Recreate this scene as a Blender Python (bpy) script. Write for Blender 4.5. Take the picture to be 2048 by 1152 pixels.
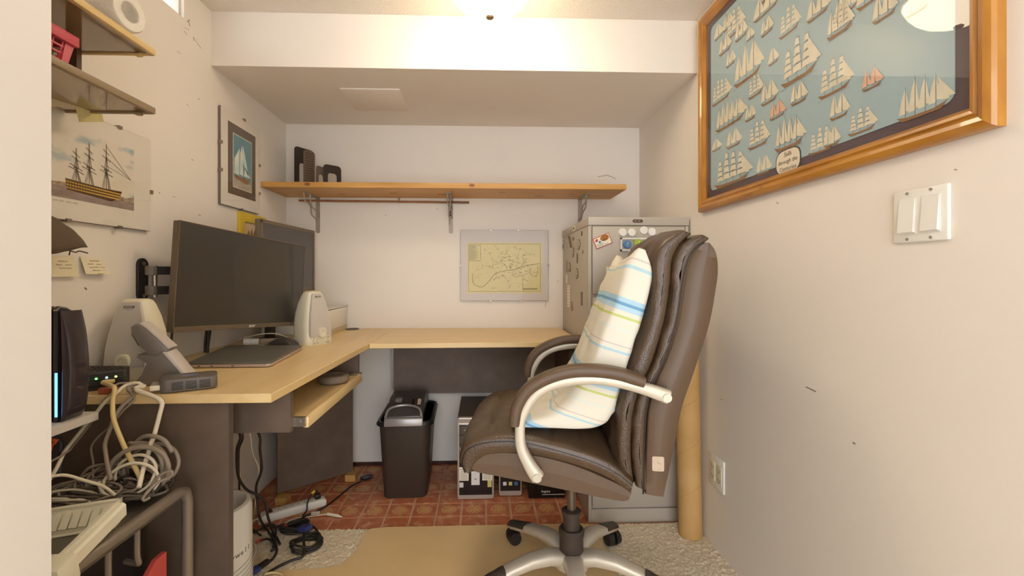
import bpy, bmesh, math, random
from mathutils import Vector, Matrix, noise
random.seed(7)
R = math.radians
for o in list(bpy.data.objects): bpy.data.objects.remove(o)
SC = bpy.context.scene
COL = SC.collection

# ------------------------------------------------------------------ camera, world, exposure
CAM_H, YAW, FPX, PPX, PPY = 1.02, R(2.0), 900.0, 996.0, 552.0
cd = bpy.data.cameras.new('camera'); cam = bpy.data.objects.new('camera', cd); COL.objects.link(cam)
cam.location = (0, 0, CAM_H); cam.rotation_euler = (R(90), 0, -YAW)
cd.sensor_width = 36.0; cd.lens = 36.0 * FPX / 2048.0
cd.shift_x = (1024 - PPX) / 2048.0; cd.shift_y = (PPY - 576) / 2048.0
cd.clip_start = 0.02
SC.camera = cam
w = bpy.data.worlds.new('world'); SC.world = w; w.use_nodes = True
w.node_tree.nodes['Background'].inputs[0].default_value = (0.90, 0.95, 1.02, 1)
w.node_tree.nodes['Background'].inputs[1].default_value = 5.4
vs = SC.view_settings
vs.view_transform = 'Standard'; vs.look = 'None'; vs.gamma = 1.0; vs.use_curve_mapping = False
vs.exposure = 0.08
LAMP_STRENGTH = 20.0

# where a thing of known depth, wall or height stands
_c, _s = math.cos(YAW), math.sin(YAW)
def _ray(u, v):
    a = (u - PPX) / FPX; b = (PPY - v) / FPX
    return a * _c + _s, _c - a * _s, b
def atY(u, v, Y):
    d = _ray(u, v); t = Y / d[1]; return Vector((d[0] * t, Y, CAM_H + d[2] * t))
def atX(u, v, X):
    d = _ray(u, v); t = X / d[0]; return Vector((X, d[1] * t, CAM_H + d[2] * t))
def atZ(u, v, Z):
    d = _ray(u, v); t = (Z - CAM_H) / d[2]; return Vector((d[0] * t, d[1] * t, Z))

# ------------------------------------------------------------------ materials
def lin(c): return tuple((x / 255 / 12.92 if x <= 10 else ((x / 255 + .055) / 1.055) ** 2.4) for x in c)
MATS = {}
def mat(name, col, rough=.5, metal=0, var=0, vscale=8, bump=0, bscale=60, coat=0, trans=0, emit=None, estr=0, spec=.5, stretch=None, col2=None, alpha=1, ior=1.45, detail=4, contrast=None):
    if name in MATS: return MATS[name]
    m = bpy.data.materials.new(name); m.use_nodes = True
    nt = m.node_tree; b = nt.nodes['Principled BSDF']
    I = b.inputs
    c = lin(col)
    I['Base Color'].default_value = (*c, 1); I['Roughness'].default_value = rough; I['Metallic'].default_value = metal
    I['Specular IOR Level'].default_value = spec; I['Coat Weight'].default_value = coat; I['Transmission Weight'].default_value = trans
    I['IOR'].default_value = ior; I['Alpha'].default_value = alpha
    if emit: I['Emission Color'].default_value = (*lin(emit), 1); I['Emission Strength'].default_value = estr
    if var or bump or col2:
        tc = nt.nodes.new('ShaderNodeTexCoord'); mp = nt.nodes.new('ShaderNodeMapping')
        nt.links.new(tc.outputs['Object'], mp.inputs[0])
        if stretch: mp.inputs['Scale'].default_value = stretch
        if var or col2:
            n = nt.nodes.new('ShaderNodeTexNoise'); n.inputs['Scale'].default_value = vscale; n.inputs['Detail'].default_value = detail
            nt.links.new(mp.outputs[0], n.inputs[0])
            r = nt.nodes.new('ShaderNodeValToRGB'); nt.links.new(n.outputs[0], r.inputs[0])
            lo, hi = contrast or (.3, .7)
            r.color_ramp.elements[0].position = lo; r.color_ramp.elements[1].position = hi
            d = lin(col2) if col2 else tuple(x * (1 + var) for x in c)
            e = c if col2 else tuple(x * (1 - var) for x in c)
            r.color_ramp.elements[0].color = (*e, 1); r.color_ramp.elements[1].color = (*d, 1)
            nt.links.new(r.outputs[0], I['Base Color'])
        if bump:
            n2 = nt.nodes.new('ShaderNodeTexNoise'); n2.inputs['Scale'].default_value = bscale; n2.inputs['Detail'].default_value = 3
            nt.links.new(mp.outputs[0], n2.inputs[0])
            bp = nt.nodes.new('ShaderNodeBump'); bp.inputs['Strength'].default_value = bump; bp.inputs['Distance'].default_value = .004
            nt.links.new(n2.outputs[0], bp.inputs['Height']); nt.links.new(bp.outputs[0], I['Normal'])
    MATS[name] = m; return m
def glass(name, tint=(255, 255, 255), rough=.0, ior=1.45):
    if name in MATS: return MATS[name]
    m = bpy.data.materials.new(name); m.use_nodes = True; nt = m.node_tree
    for n in list(nt.nodes): nt.nodes.remove(n)
    out = nt.nodes.new('ShaderNodeOutputMaterial'); mx = nt.nodes.new('ShaderNodeMixShader')
    t = nt.nodes.new('ShaderNodeBsdfTransparent'); g = nt.nodes.new('ShaderNodeBsdfGlossy'); f = nt.nodes.new('ShaderNodeFresnel')
    t.inputs[0].default_value = (*lin(tint), 1); g.inputs['Roughness'].default_value = rough; f.inputs[0].default_value = ior
    gm = nt.nodes.new('ShaderNodeNewGeometry'); sb_ = nt.nodes.new('ShaderNodeMath'); sb_.operation = 'SUBTRACT'; sb_.inputs[0].default_value = 1; mu_ = nt.nodes.new('ShaderNodeMath'); mu_.operation = 'MULTIPLY'
    nt.links.new(gm.outputs['Backfacing'], sb_.inputs[1]); nt.links.new(f.outputs[0], mu_.inputs[0]); nt.links.new(sb_.outputs[0], mu_.inputs[1])   # only the front face of a pane mirrors
    nt.links.new(mu_.outputs[0], mx.inputs[0]); nt.links.new(t.outputs[0], mx.inputs[1]); nt.links.new(g.outputs[0], mx.inputs[2])
    nt.links.new(mx.outputs[0], out.inputs[0]); MATS[name] = m; return m

wall_m = mat('wall_paint', (235, 226, 214), .75, var=.015, vscale=3, bump=.05, bscale=120)
ceil_m = mat('ceiling_stipple', (238, 229, 216), .9, bump=1.0, bscale=170)
trimw = mat('white_trim', (218, 209, 198), .45)
desk_wood = mat('desk_maple', (234, 205, 152), .38, col2=(220, 187, 128), vscale=3, stretch=(9, 1, 9), contrast=(.25, .8), coat=.1)
desk_wood_x = mat('desk_maple_across', (234, 205, 152), .38, col2=(220, 187, 128), vscale=3, stretch=(1, 9, 9), contrast=(.25, .8), coat=.1)
pine = mat('pine', (212, 163, 92), .45, col2=(184, 130, 62), vscale=3, stretch=(1, 10, 10), contrast=(.3, .75))
darkpanel = mat('dark_laminate', (106, 89, 76), .5, var=.12, vscale=14)
black = mat('black_plastic', (38, 34, 32), .4)
softblack = mat('soft_black', (66, 55, 47), .5)
leather = mat('brown_leather', (82, 64, 47), .3, var=.12, vscale=12, bump=.35, bscale=220, spec=.6)
leather_s = mat('smooth_leather', (96, 76, 58), .42, bump=.12, bscale=300, spec=.45)
silver = mat('silver_paint', (206, 196, 178), .38, metal=.25)
chrome = mat('steel', (175, 168, 158), .3, metal=.9)
cream = mat('cream_plastic', (228, 219, 192), .4)
grille = mat('speaker_cloth', (196, 187, 175), .8, bump=.2, bscale=600)
white = mat('white_plastic', (236, 232, 222), .4)
grey_metal = mat('cabinet_grey', (183, 173, 158), .42, var=.02, vscale=3)
dark = mat('very_dark', (18, 16, 15), .6)
paper = mat('paper', (238, 231, 210), .8)
glass_m = glass('picture_glass')

# ------------------------------------------------------------------ mesh building
def crom(pts, n=6, closed=False):
    P = [Vector(p) for p in pts]; out = []; N = len(P)
    if N < 3: return P
    for i in range(N if closed else N - 1):
        p0 = P[(i - 1) % N] if closed or i > 0 else P[0]; p1 = P[i]; p2 = P[(i + 1) % N]
        p3 = P[(i + 2) % N] if closed or i + 2 < N else P[-1]
        for k in range(n):
            t = k / n
            out.append(.5 * ((2 * p1) + (-p0 + p2) * t + (2 * p0 - 5 * p1 + 4 * p2 - p3) * t * t + (-p0 + 3 * p1 - 3 * p2 + p3) * t ** 3))
    if not closed: out.append(P[-1])
    return out
class MB:
    def __init__(s): s.v = []; s.f = []; s.mi = []; s.uv = {}; s.cur = 0
    def mat(s, i): s.cur = i; return s
    def add(s, vs, fs):
        k = len(s.v); s.v += [Vector(p) for p in vs]
        for f in fs: s.f.append([a + k for a in f]); s.mi.append(s.cur)
        return s
    def bm(s, bm):
        bm.verts.ensure_lookup_table(); bm.verts.index_update()
        s.add([v.co.copy() for v in bm.verts], [[v.index for v in f.verts] for f in bm.faces]); bm.free(); return s
    def box(s, x0, x1, y0, y1, z0, z1, bev=0, seg=2):
        b = bmesh.new(); bmesh.ops.create_cube(b, size=1)
        for v in b.verts: v.co = Vector(((x0 + x1) / 2 + v.co.x * (x1 - x0), (y0 + y1) / 2 + v.co.y * (y1 - y0), (z0 + z1) / 2 + v.co.z * (z1 - z0)))
        if bev: bmesh.ops.bevel(b, geom=list(b.edges), offset=min(bev, .49 * min(abs(x1 - x0), abs(y1 - y0), abs(z1 - z0))), segments=seg, profile=.5, affect='EDGES')
        return s.bm(b)
    def prism(s, pts, axis, a0, a1, bev=0, seg=2):
        # 2-D outline pushed along an axis: 'x' takes (y,z), 'y' takes (x,z), 'z' takes (x,y)
        def m(p, a): return Vector({'x': (a, p[0], p[1]), 'y': (p[0], a, p[1]), 'z': (p[0], p[1], a)}[axis])
        b = bmesh.new(); n = len(pts)
        A = [b.verts.new(m(p, a0)) for p in pts]; B = [b.verts.new(m(p, a1)) for p in pts]
        b.faces.new(A); b.faces.new(B[::-1])
        for i in range(n): b.faces.new((A[i], B[i], B[(i + 1) % n], A[(i + 1) % n]))
        bmesh.ops.recalc_face_normals(b, faces=b.faces)
        if bev:
            cap = [e for e in b.edges if any(len(f.verts) == n and n != 4 for f in e.link_faces)] if n > 4 else list(b.edges)
            bmesh.ops.bevel(b, geom=cap, offset=bev, segments=seg, profile=.5, affect='EDGES')
        return s.bm(b)
    def poly(s, pts): return s.add(pts, [list(range(len(pts)))])
    def cyl(s, p0, p1, r0, r1=None, n=16, cap=True):
        p0 = Vector(p0); p1 = Vector(p1); r1 = r0 if r1 is None else r1
        d = (p1 - p0).normalized(); a = d.orthogonal().normalized(); b = d.cross(a)
        vs = [p + (a * math.cos(2 * math.pi * i / n) + b * math.sin(2 * math.pi * i / n)) * r for p, r in ((p0, r0), (p1, r1)) for i in range(n)]
        fs = [[i, (i + 1) % n, n + (i + 1) % n, n + i] for i in range(n)]
        if cap: fs += [list(range(n))[::-1], list(range(n, 2 * n))]
        return s.add(vs, fs)
    def tube(s, path, r, n=8, closed=False, smooth=0):
        P = crom(path, smooth, closed) if smooth else [Vector(p) for p in path]
        N = len(P); vs = []; fs = []; up = None
        for i, p in enumerate(P):
            t = (P[(i + 1) % N] - P[i - 1]) if closed else (P[min(i + 1, N - 1)] - P[max(i - 1, 0)])
            t = t.normalized() if t.length > 1e-9 else Vector((0, 0, 1))
            if up is None: up = t.orthogonal().normalized()
            up = up - t * up.dot(t)
            up = up.normalized() if up.length > 1e-6 else t.orthogonal().normalized()
            b = t.cross(up); rr = r[i * (len(r) - 1) // max(N - 1, 1)] if isinstance(r, (list, tuple)) else r
            vs += [p + (up * math.cos(2 * math.pi * k / n) + b * math.sin(2 * math.pi * k / n)) * rr for k in range(n)]
        for i in range(N if closed else N - 1):
            j = (i + 1) % N
            fs += [[i * n + k, i * n + (k + 1) % n, j * n + (k + 1) % n, j * n + k] for k in range(n)]
        if not closed: fs += [list(range(n))[::-1], [(N - 1) * n + k for k in range(n)]]
        return s.add(vs, fs)
    def lathe(s, prof, c=(0, 0, 0), n=32):
        c = Vector(c); vs = []; fs = []
        for r, z in prof: vs += [c + Vector((max(r, 1e-4) * math.cos(2 * math.pi * k / n), max(r, 1e-4) * math.sin(2 * math.pi * k / n), z)) for k in range(n)]
        for i in range(len(prof) - 1):
            fs += [[i * n + k, i * n + (k + 1) % n, (i + 1) * n + (k + 1) % n, (i + 1) * n + k] for k in range(n)]
        if prof[0][0] > 1e-3: fs.append(list(range(n))[::-1])
        if prof[-1][0] > 1e-3: fs.append([(len(prof) - 1) * n + k for k in range(n)])
        return s.add(vs, fs)
    def loft(s, rings, cap=True):
        n = len(rings[0]); vs = [p for r in rings for p in r]; fs = []
        for i in range(len(rings) - 1):
            fs += [[i * n + k, i * n + (k + 1) % n, (i + 1) * n + (k + 1) % n, (i + 1) * n + k] for k in range(n)]
        if cap: fs += [list(range(n))[::-1], [(len(rings) - 1) * n + k for k in range(n)]]
        return s.add(vs, fs)
    def cushion(s, top, bot, w, p=6, crown=0, ny=24, res=5, fn=None, y0=0, wf=None):
        # paired outlines in (x,z), closed towards y = +-w by a rounded shoulder; uv runs along the outline
        T = [q for q in crom([(a, 0, b) for a, b in top], res)]; B = [q for q in crom([(a, 0, b) for a, b in bot], res)]
        n = len(T); rows = []
        ring_t = list(range(n)); vs = []; uvs = []; fs = []
        L = [0]
        for i in range(1, n): L.append(L[-1] + (T[i] - T[i - 1]).length)
        L = [l / L[-1] for l in L]
        for j in range(ny + 1):
            a = -math.pi / 2 + math.pi * j / ny; yy = math.sin(a)
            k = max(0, (1 - abs(yy) ** p)) ** (1 / p); cr = crown * (1 - yy * yy)
            for side in (0, 1):
                for i in (range(n) if side == 0 else range(n - 1, -1, -1)):
                    m = (T[i] + B[i]) / 2; d = (T[i] - B[i]) / 2
                    q = m + (d * k if side == 0 else -d * k)
                    if side == 0 and cr and d.length > 1e-6: q = q + d.normalized() * cr
                    ww = w * (wf(L[i]) if wf else 1)
                    q = Vector((q.x, y0 + yy * ww, q.z))
                    if fn: q = fn(q, L[i], yy, side)
                    vs.append(q); uvs.append((L[i], yy))
        m2 = 2 * n
        for j in range(ny):
            for i in range(m2): fs.append([j * m2 + i, j * m2 + (i + 1) % m2, (j + 1) * m2 + (i + 1) % m2, (j + 1) * m2 + i])
        base = len(s.v); s.add(vs, fs)
        for i, u in enumerate(uvs): s.uv[base + i] = u
        return s
    def build(s, name, mats, parent=None, world=False, sharp=38, keep=False):
        me = bpy.data.meshes.new(name)
        off = Vector((0, 0, 0)); loc = Vector((0, 0, 0))
        if parent is not None:
            if world:
                q = parent
                while q.parent: q = q.parent
                off = q.location.copy()
        elif not keep:
            xs = [v.x for v in s.v]; ys = [v.y for v in s.v]; zs = [v.z for v in s.v]
            loc = off = Vector(((min(xs) + max(xs)) / 2, (min(ys) + max(ys)) / 2, min(zs)))
        me.from_pydata([tuple(v - off) for v in s.v], [], s.f)
        if not isinstance(mats, (list, tuple)): mats = [mats]
        for m in mats: me.materials.append(m)
        me.polygons.foreach_set('material_index', s.mi)
        me.polygons.foreach_set('use_smooth', [True] * len(s.f))
        if s.uv:
            ul = me.uv_layers.new(name='UVMap')
            for l in me.loops: ul.data[l.index].uv = s.uv.get(l.vertex_index, (0, 0))
        me.update()
        b = bmesh.new(); b.from_mesh(me); bmesh.ops.recalc_face_normals(b, faces=b.faces); b.to_mesh(me); b.free()
        me.set_sharp_from_angle(angle=R(sharp))
        o = bpy.data.objects.new(name, me); COL.objects.link(o); o.location = loc
        if parent is not None: o.parent = parent
        return o
def tag(o, label, cat, group=None, kind=None):
    if label: o['label'] = label
    if cat: o['category'] = cat
    if group: o['group'] = group
    if kind: o['kind'] = kind
    return o
def thing(name, label, cat, loc=(0, 0, 0), rz=0, group=None, rx=0, ry=0):
    o = bpy.data.objects.new(name, None); COL.objects.link(o); o.location = loc; o.rotation_euler = (rx, ry, rz); o.empty_display_size = .05
    return tag(o, label, cat, group)
def struct(o): o['kind'] = 'structure'; return o
def B(*a, **k): return MB().box(*a, **k)
def part(name, mats, parent, *a, **k): return MB().box(*a, **k).build(name, mats, parent)
def text(body, size, name, m, parent, loc, rot=(R(90), 0, 0), ext=.0004, align='CENTER', shear=0):
    cu = bpy.data.curves.new(name, 'FONT'); cu.body = body; cu.size = size; cu.align_x = align; cu.align_y = 'CENTER'; cu.extrude = ext; cu.shear = shear; cu.resolution_u = 2
    t = bpy.data.objects.new(name, cu); COL.objects.link(t)
    dg = bpy.context.evaluated_depsgraph_get()
    me = bpy.data.meshes.new_from_object(t.evaluated_get(dg)); bpy.data.objects.remove(t)
    me.materials.clear(); me.materials.append(m)
    o = bpy.data.objects.new(name, me); COL.objects.link(o); o.parent = parent; o.location = loc; o.rotation_euler = rot
    return o
def scribble(name, m, parent, x, z, w_, h_, y, words=2, seed=1, r=.00035, slope=0):
    # unreadable small writing: a wavering pen line broken into words
    q = random.Random(seed); b = MB(); x0 = x - w_ / 2
    for k in range(words):
        ww = w_ / words * q.uniform(.6, .9); n = max(5, int(ww / (h_ * .55))); P = []
        for i in range(n + 1):
            xx = x0 + ww * i / n; P.append((xx, y, z + slope * (xx - x) + h_ * (.5 if i % 2 else -.4) * q.uniform(.4, 1)))
        b.tube(P, r, 4, smooth=2); x0 += w_ / words
    return b.build(name, m, parent)
def rrect(w, h, r, n=5, cx=0, cz=0):
    out = []
    for sx, sz, a0 in ((1, 1, 0), (-1, 1, 90), (-1, -1, 180), (1, -1, 270)):
        for k in range(n + 1):
            a = R(a0 + 90 * k / n); out.append((cx + sx * (w / 2 - r) + r * math.cos(a), cz + sz * (h / 2 - r) + r * math.sin(a)))
    return out
def bowed(top, bot): return top + bot[::-1]

# ------------------------------------------------------------------ the room
XL, XR, YB, ZC, SOFZ, SOFY = -1.05, .865, 2.45, 2.045, 1.835, 1.78
FW0, FW1, JX = .36, .52, -.485
grout = mat('floor_screed', (202, 158, 124), .75, var=.2, vscale=9)
fl = struct(B(XL - .1, XR + .1, -1.4, YB + .1, -.05, -.003).build('floor', grout))
# worn red patterned tiles along the back of the room
def tile_mat(name, ornate):
    m = mat(name, (150, 84, 54), .42, bump=.12, bscale=40)
    nt = m.node_tree; b = nt.nodes['Principled BSDF']
    tc = nt.nodes.new('ShaderNodeTexCoord'); oi = nt.nodes.new('ShaderNodeObjectInfo')
    n = nt.nodes.new('ShaderNodeTexNoise'); n.inputs['Scale'].default_value = 26; n.inputs['Detail'].default_value = 6
    ad = nt.nodes.new('ShaderNodeVectorMath'); ad.operation = 'ADD'
    nt.links.new(tc.outputs['Object'], ad.inputs[0]); nt.links.new(oi.outputs['Location'], ad.inputs[1]); nt.links.new(ad.outputs[0], n.inputs[0])
    r = nt.nodes.new('ShaderNodeValToRGB'); nt.links.new(n.outputs[0], r.inputs[0])
    e = r.color_ramp.elements; e[0].position = .32; e[1].position = .72
    e[0].color = (*lin((172, 94, 60)), 1); e[1].color = (*lin((214, 168, 130)), 1); q = e.new(.55); q.color = (*lin((188, 114, 78)), 1)
    last = r.outputs[0]
    if ornate:
        ln = nt.nodes.new('ShaderNodeVectorMath'); ln.operation = 'LENGTH'; nt.links.new(tc.outputs['Object'], ln.inputs[0])
        vo = nt.nodes.new('ShaderNodeTexVoronoi'); vo.inputs['Scale'].default_value = 95; nt.links.new(tc.outputs['Object'], vo.inputs[0])
        wv = nt.nodes.new('ShaderNodeMath'); wv.operation = 'LESS_THAN'; wv.inputs[1].default_value = .034; nt.links.new(ln.outputs['Value'], wv.inputs[0])
        gt = nt.nodes.new('ShaderNodeMath'); gt.operation = 'GREATER_THAN'; gt.inputs[1].default_value = .38; nt.links.new(vo.outputs[0], gt.inputs[0])
        mu = nt.nodes.new('ShaderNodeMath'); mu.operation = 'MULTIPLY'; nt.links.new(wv.outputs[0], mu.inputs[0]); nt.links.new(gt.outputs[0], mu.inputs[1])
        mx = nt.nodes.new('ShaderNodeMix'); mx.data_type = 'RGBA'; nt.links.new(mu.outputs[0], mx.inputs[0]); nt.links.new(last, mx.inputs[6]); mx.inputs[7].default_value = (*lin((208, 158, 106)), 1)
        last = mx.outputs[2]
    nt.links.new(last, b.inputs['Base Color'])
    return m
tp, to = tile_mat('red_tile', False), tile_mat('red_tile_ornate', True)
tmesh = {}
PIT = .107
for k, m in ((0, tp), (1, to)):
    o = B(-.0488, .0488, -.0488, .0488, -.004, .0, bev=.0015, seg=1).build('floor_tile', m, keep=True); tmesh[k] = o.data; bpy.data.objects.remove(o)
for j in range(6):
    for i in range(15):
        o = bpy.data.objects.new('floor_tile', tmesh[1 if j % 2 else 0]); COL.objects.link(o); o.parent = fl
        o.location = Vector((XL + .05 + i * PIT, 1.865 + j * PIT, random.uniform(-.0006, .0004))) - fl.location
# walls
win = dict(y0=.72, y1=1.623, z0=1.927)
wl = MB().box(XL - .16, XL, -.2, YB + .1, -.05, win['z0']).box(XL - .16, XL, win['y1'], YB + .1, win['z0'], ZC + .1).box(XL - .16, XL, -.2, win['y0'], win['z0'], ZC + .1)
wl = struct(wl.build('wall_left', wall_m))
wr = struct(B(XR, XR + .12, -.2, YB + .1, -.05, ZC + .1).build('wall_right', wall_m))
wb = struct(B(XL - .1, XR + .1, YB, YB + .12, -.05, ZC + .1).build('wall_back', wall_m))
struct(B(XL - .2, XR + .2, FW0, YB + .1, ZC, ZC + .1).build('ceiling', ceil_m))
struct(B(XL, XR, SOFY, YB, SOFZ, ZC).build('bulkhead', wall_m))
struct(B(XL - .1, JX - .012, FW0, FW1, -.05, ZC + .1).build('wall_front', wall_m))
struct(MB().box(JX - .012, JX, FW0 - .012, FW1 + .004, 0, ZC).box(JX - .075, JX - .004, FW0 - .018, FW0, 0, ZC, bev=.004).build('trim_1', trimw))
# unseen hallway shell, added with an open far end to shape the daylight
HY = -1.4
struct(B(JX - .18, JX - .06, HY, FW0 - .03, -.05, ZC + .1).build('wall_added_hall_left', wall_m))
struct(B(XR, XR + .12, HY, -.2, -.05, ZC + .1).build('wall_added_hall_right', wall_m))
struct(B(JX - .2, XR + .12, HY, FW0, ZC, ZC + .1).build('ceiling_added_hall', ceil_m))
# dark brown residue line where the back wall meets the tiles
struct(B(XL, .44, YB - .006, YB, 0, .018).build('baseboard_back', mat('base_residue', (70, 40, 30), .8, var=.3, vscale=20)))
wn = thing('window_1', None, None, (XL - .026, (win['y0'] + win['y1']) / 2, win['z0'])); struct(wn)
hw = (win['y1'] - win['y0']) / 2
f = MB()
for y in (-hw, -.006, hw - .008): f.box(-.012, .012, y, y + .008, 0, .118)
for z in (0, .110): f.box(-.012, .012, -hw, hw, z, z + .008)
f.build('window_frame', trimw, wn)
part('window_pane', glass('window_glass'), wn, -.002, .002, -hw + .006, -.004, .006, .112)
part('window_pane', glass('window_glass'), wn, -.002, .002, .0, hw - .006, .006, .112)
# scuffs and nail holes on the paint
scuff = mat('scuff', (120, 105, 92), .8)
def marks(wall, lst):
    for (p, q, r) in lst: MB().tube([p, (Vector(p) + Vector(q)) / 2, q], r, 5).build('scuff_mark', scuff, wall, world=True)
marks(wl, [(atX(a, b, XL), atX(c, d, XL), r) for a, b, c, d, r in ((376, 40, 380, 53, .0012), (380, 40, 374, 44, .001), (386, 74, 402, 97, .0008), (368, 62, 374, 70, .0007), (354, 102, 362, 108, .0006), (387, 74, 387, 82, .0008),
     (395, 199, 400, 197, .0008), (383, 318, 386, 321, .001), (318, 385, 320, 386, .0012), (397, 429, 401, 431, .0012), (169, 575, 173, 579, .0018), (373, 208, 378, 212, .0006), (345, 393, 352, 394, .0007), (369, 55, 378, 60, .0006))])
marks(wr, [(atX(a, b, XR), atX(c, d, XR), r) for a, b, c, d, r in ((1612, 774, 1632, 783, .0014), (1706, 885, 1711, 888, .0014), (1909, 339, 1914, 340, .0008), (1553, 405, 1557, 407, .001), (1440, 798, 1446, 800, .0008))])
marks(wb, [(atY(a, b, YB), atY(c, d, YB), r) for a, b, c, d, r in ((1196, 354, 1214, 350, .0012), (1214, 350, 1232, 358, .0012), (1092, 605, 1090, 614, .0012), (1115, 562, 1116, 563, .002), (770, 430, 773, 431, .001), (711, 924, 712, 925, .002), (862, 922, 863, 923, .002), (873, 417, 876, 419, .001))])

# ------------------------------------------------------------------ ceiling lamp
lx, ly = .026, 1.53
lamp = thing('ceiling_lamp', 'round frosted glass bowl ceiling lamp with small brass finial', 'lamp', (lx, ly, 1.895))
bowl_m = mat('lit_glass', (255, 246, 226), .3, emit=(255, 234, 202), estr=LAMP_STRENGTH)
MB().lathe([(.02, .009), (.055, .018), (.09, .036), (.118, .06), (.138, .088), (.15, .115), (.146, .117), (.134, .09), (.114, .063)], n=48).build('bowl', bowl_m, lamp)
MB().lathe([(.155, .118), (.158, .128), (.15, .15), (.02, .15)], n=48).build('pan', mat('lamp_pan', (225, 205, 180), .4), lamp)
MB().lathe([(.002, -.002), (.012, 0), (.015, .005), (.011, .009), (.008, .016), (.003, .02)], n=20).build('finial', mat('brass_finial', (150, 128, 100), .35, metal=.7), lamp)
o = B(*[-.617, -.36], *[1.97, 2.225], SOFZ - .006, SOFZ, bev=.002).build('access_panel', mat('panel_white', (236, 226, 212), .6))
tag(o, 'flat cream square access panel on the underside of the bulkhead', 'panel')

# ------------------------------------------------------------------ carpet and chair mat
def carpet():
    b = MB(); x0, x1, y0, y1, st = XL, XR, 1.12, 1.825, .0052
    nx = int((x1 - x0) / st); ny = int((y1 - y0) / st); vs = []; fs = []
    for j in range(ny + 1):
        for i in range(nx + 1):
            vs.append((x0 + i * (x1 - x0) / nx, y0 + j * (y1 - y0) / ny + (random.uniform(-.004, .003) if j == ny else random.uniform(-.001, .001)), (.002 if j == ny else random.uniform(.0035, .011))))
    for j in range(ny):
        for i in range(nx): a = j * (nx + 1) + i; fs.append((a, a + 1, a + nx + 2, a + nx + 1))
    b.add(vs, fs); b.box(x0, x1, FW1, y0, 0, .008).box(JX - .05, x1, -1.4, FW1, 0, .008)
    return b
cm = mat('carpet_loop', (232, 216, 188), .95, col2=(194, 174, 142), vscale=150, contrast=(.52, .75), bump=.6, bscale=220)
tag(carpet().build('carpet', cm, sharp=180), 'cream speckled loop carpet with a raw edge against the red tiles', 'carpet')
mm = mat('mat_vinyl', (226, 195, 142), .3, var=.06, vscale=5, coat=.1)
mp = [(-.46, 1.66), (-.462, 1.78), (-.44, 1.812), (-.38, 1.82), (.40, 1.82), (.44, 1.81), (.455, 1.77), (.455, .6), (-.58, .6), (-.58, 1.2), (-.70, 1.44), (-.73, 1.51), (-.68, 1.566), (-.55, 1.57), (-.49, 1.59)]
o = MB().prism(mp, 'z', .0095, .013).build('chair_mat', mm); tag(o, 'tan vinyl chair mat with a tongue lying on the carpet', 'mat')

# ------------------------------------------------------------------ desk
DZ = .738; DT = .022
desk = thing('corner_desk', 'L-shaped desk with maple laminate tops on dark panels', 'desk', (-.75, 1.7, 0))
MB().prism([(XL + .003, 1.096), (-.505, 1.096), (-.474, 1.90), (-.470, YB - .004), (XL + .003, YB - .004)], 'z', DZ - DT, DZ, bev=.0015, seg=1).build('desktop', desk_wood, desk, world=True)
MB().prism([(-.4725, 1.90), (.428, 1.915), (.425, YB - .004), (-.4685, YB - .004)], 'z', DZ - DT, DZ, bev=.0015, seg=1).build('side_top', desk_wood_x, desk, world=True)
edge = mat('panel_edge', (150, 130, 112), .5)
sp = B(XL + .004, -.622, 1.125, 1.143, .0075, DZ - DT).build('side_panel', darkpanel, desk, world=True)
B(-.622, -.6195, 1.125, 1.143, .0075, DZ - DT).build('edge_band', mat('edge_band', (96, 82, 74), .5), sp, world=True)
B(-.86, -.517, 1.232, 1.25, .598, DZ - DT).build('hanger_panel', darkpanel, desk, world=True)
B(-.86, -.50, 1.835, 1.85, .598, DZ - DT).build('hanger_panel', darkpanel, desk, world=True)
cpx = [(-.93, 2.08), (-.655, 2.305), (-.666, 2.319), (-.941, 2.094)]
MB().prism(cpx, 'z', .03, DZ - DT).build('corner_panel', darkpanel, desk, world=True)
B(-.462, .40, 2.37, 2.386, .405, DZ - DT).build('modesty_panel', darkpanel, desk, world=True)
B(.385, .401, 1.99, 2.37, .25, DZ - DT).build('end_panel', darkpanel, desk, world=True)
B(-.472, -.462, 2.36, 2.372, .43, .70).build('steel_strip', chrome, desk, world=True)
for p in ((-.66, 2.285), (-.9, 2.06)): B(p[0] - .02, p[0] + .03, p[1] - .03, p[1] + .02, 0, .032).build('foot_block', mat('foot_wood', (196, 152, 86), .6), desk, world=True)
tray = thing('keyboard_tray', 'maple slide-out keyboard tray below the desktop edge', 'tray', (-.62, 1.53, .603))
B(-.80, -.487, 1.262, 1.815, .605, .622, bev=.001, seg=1).build('tray_board', desk_wood, tray, world=True)
B(-.495, -.480, 1.262, 1.815, .600, .630, bev=.003).build('tray_lip', desk_wood, tray, world=True)
MB().box(-.72, -.486, 1.251, 1.263, .607, .632).cyl((-.5, 1.249, .62), (-.5, 1.252, .62), .004).build('slide_rail', chrome, tray, world=True)
B(-.72, -.486, 1.815, 1.834, .607, .632).build('slide_rail', chrome, tray, world=True)

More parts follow.
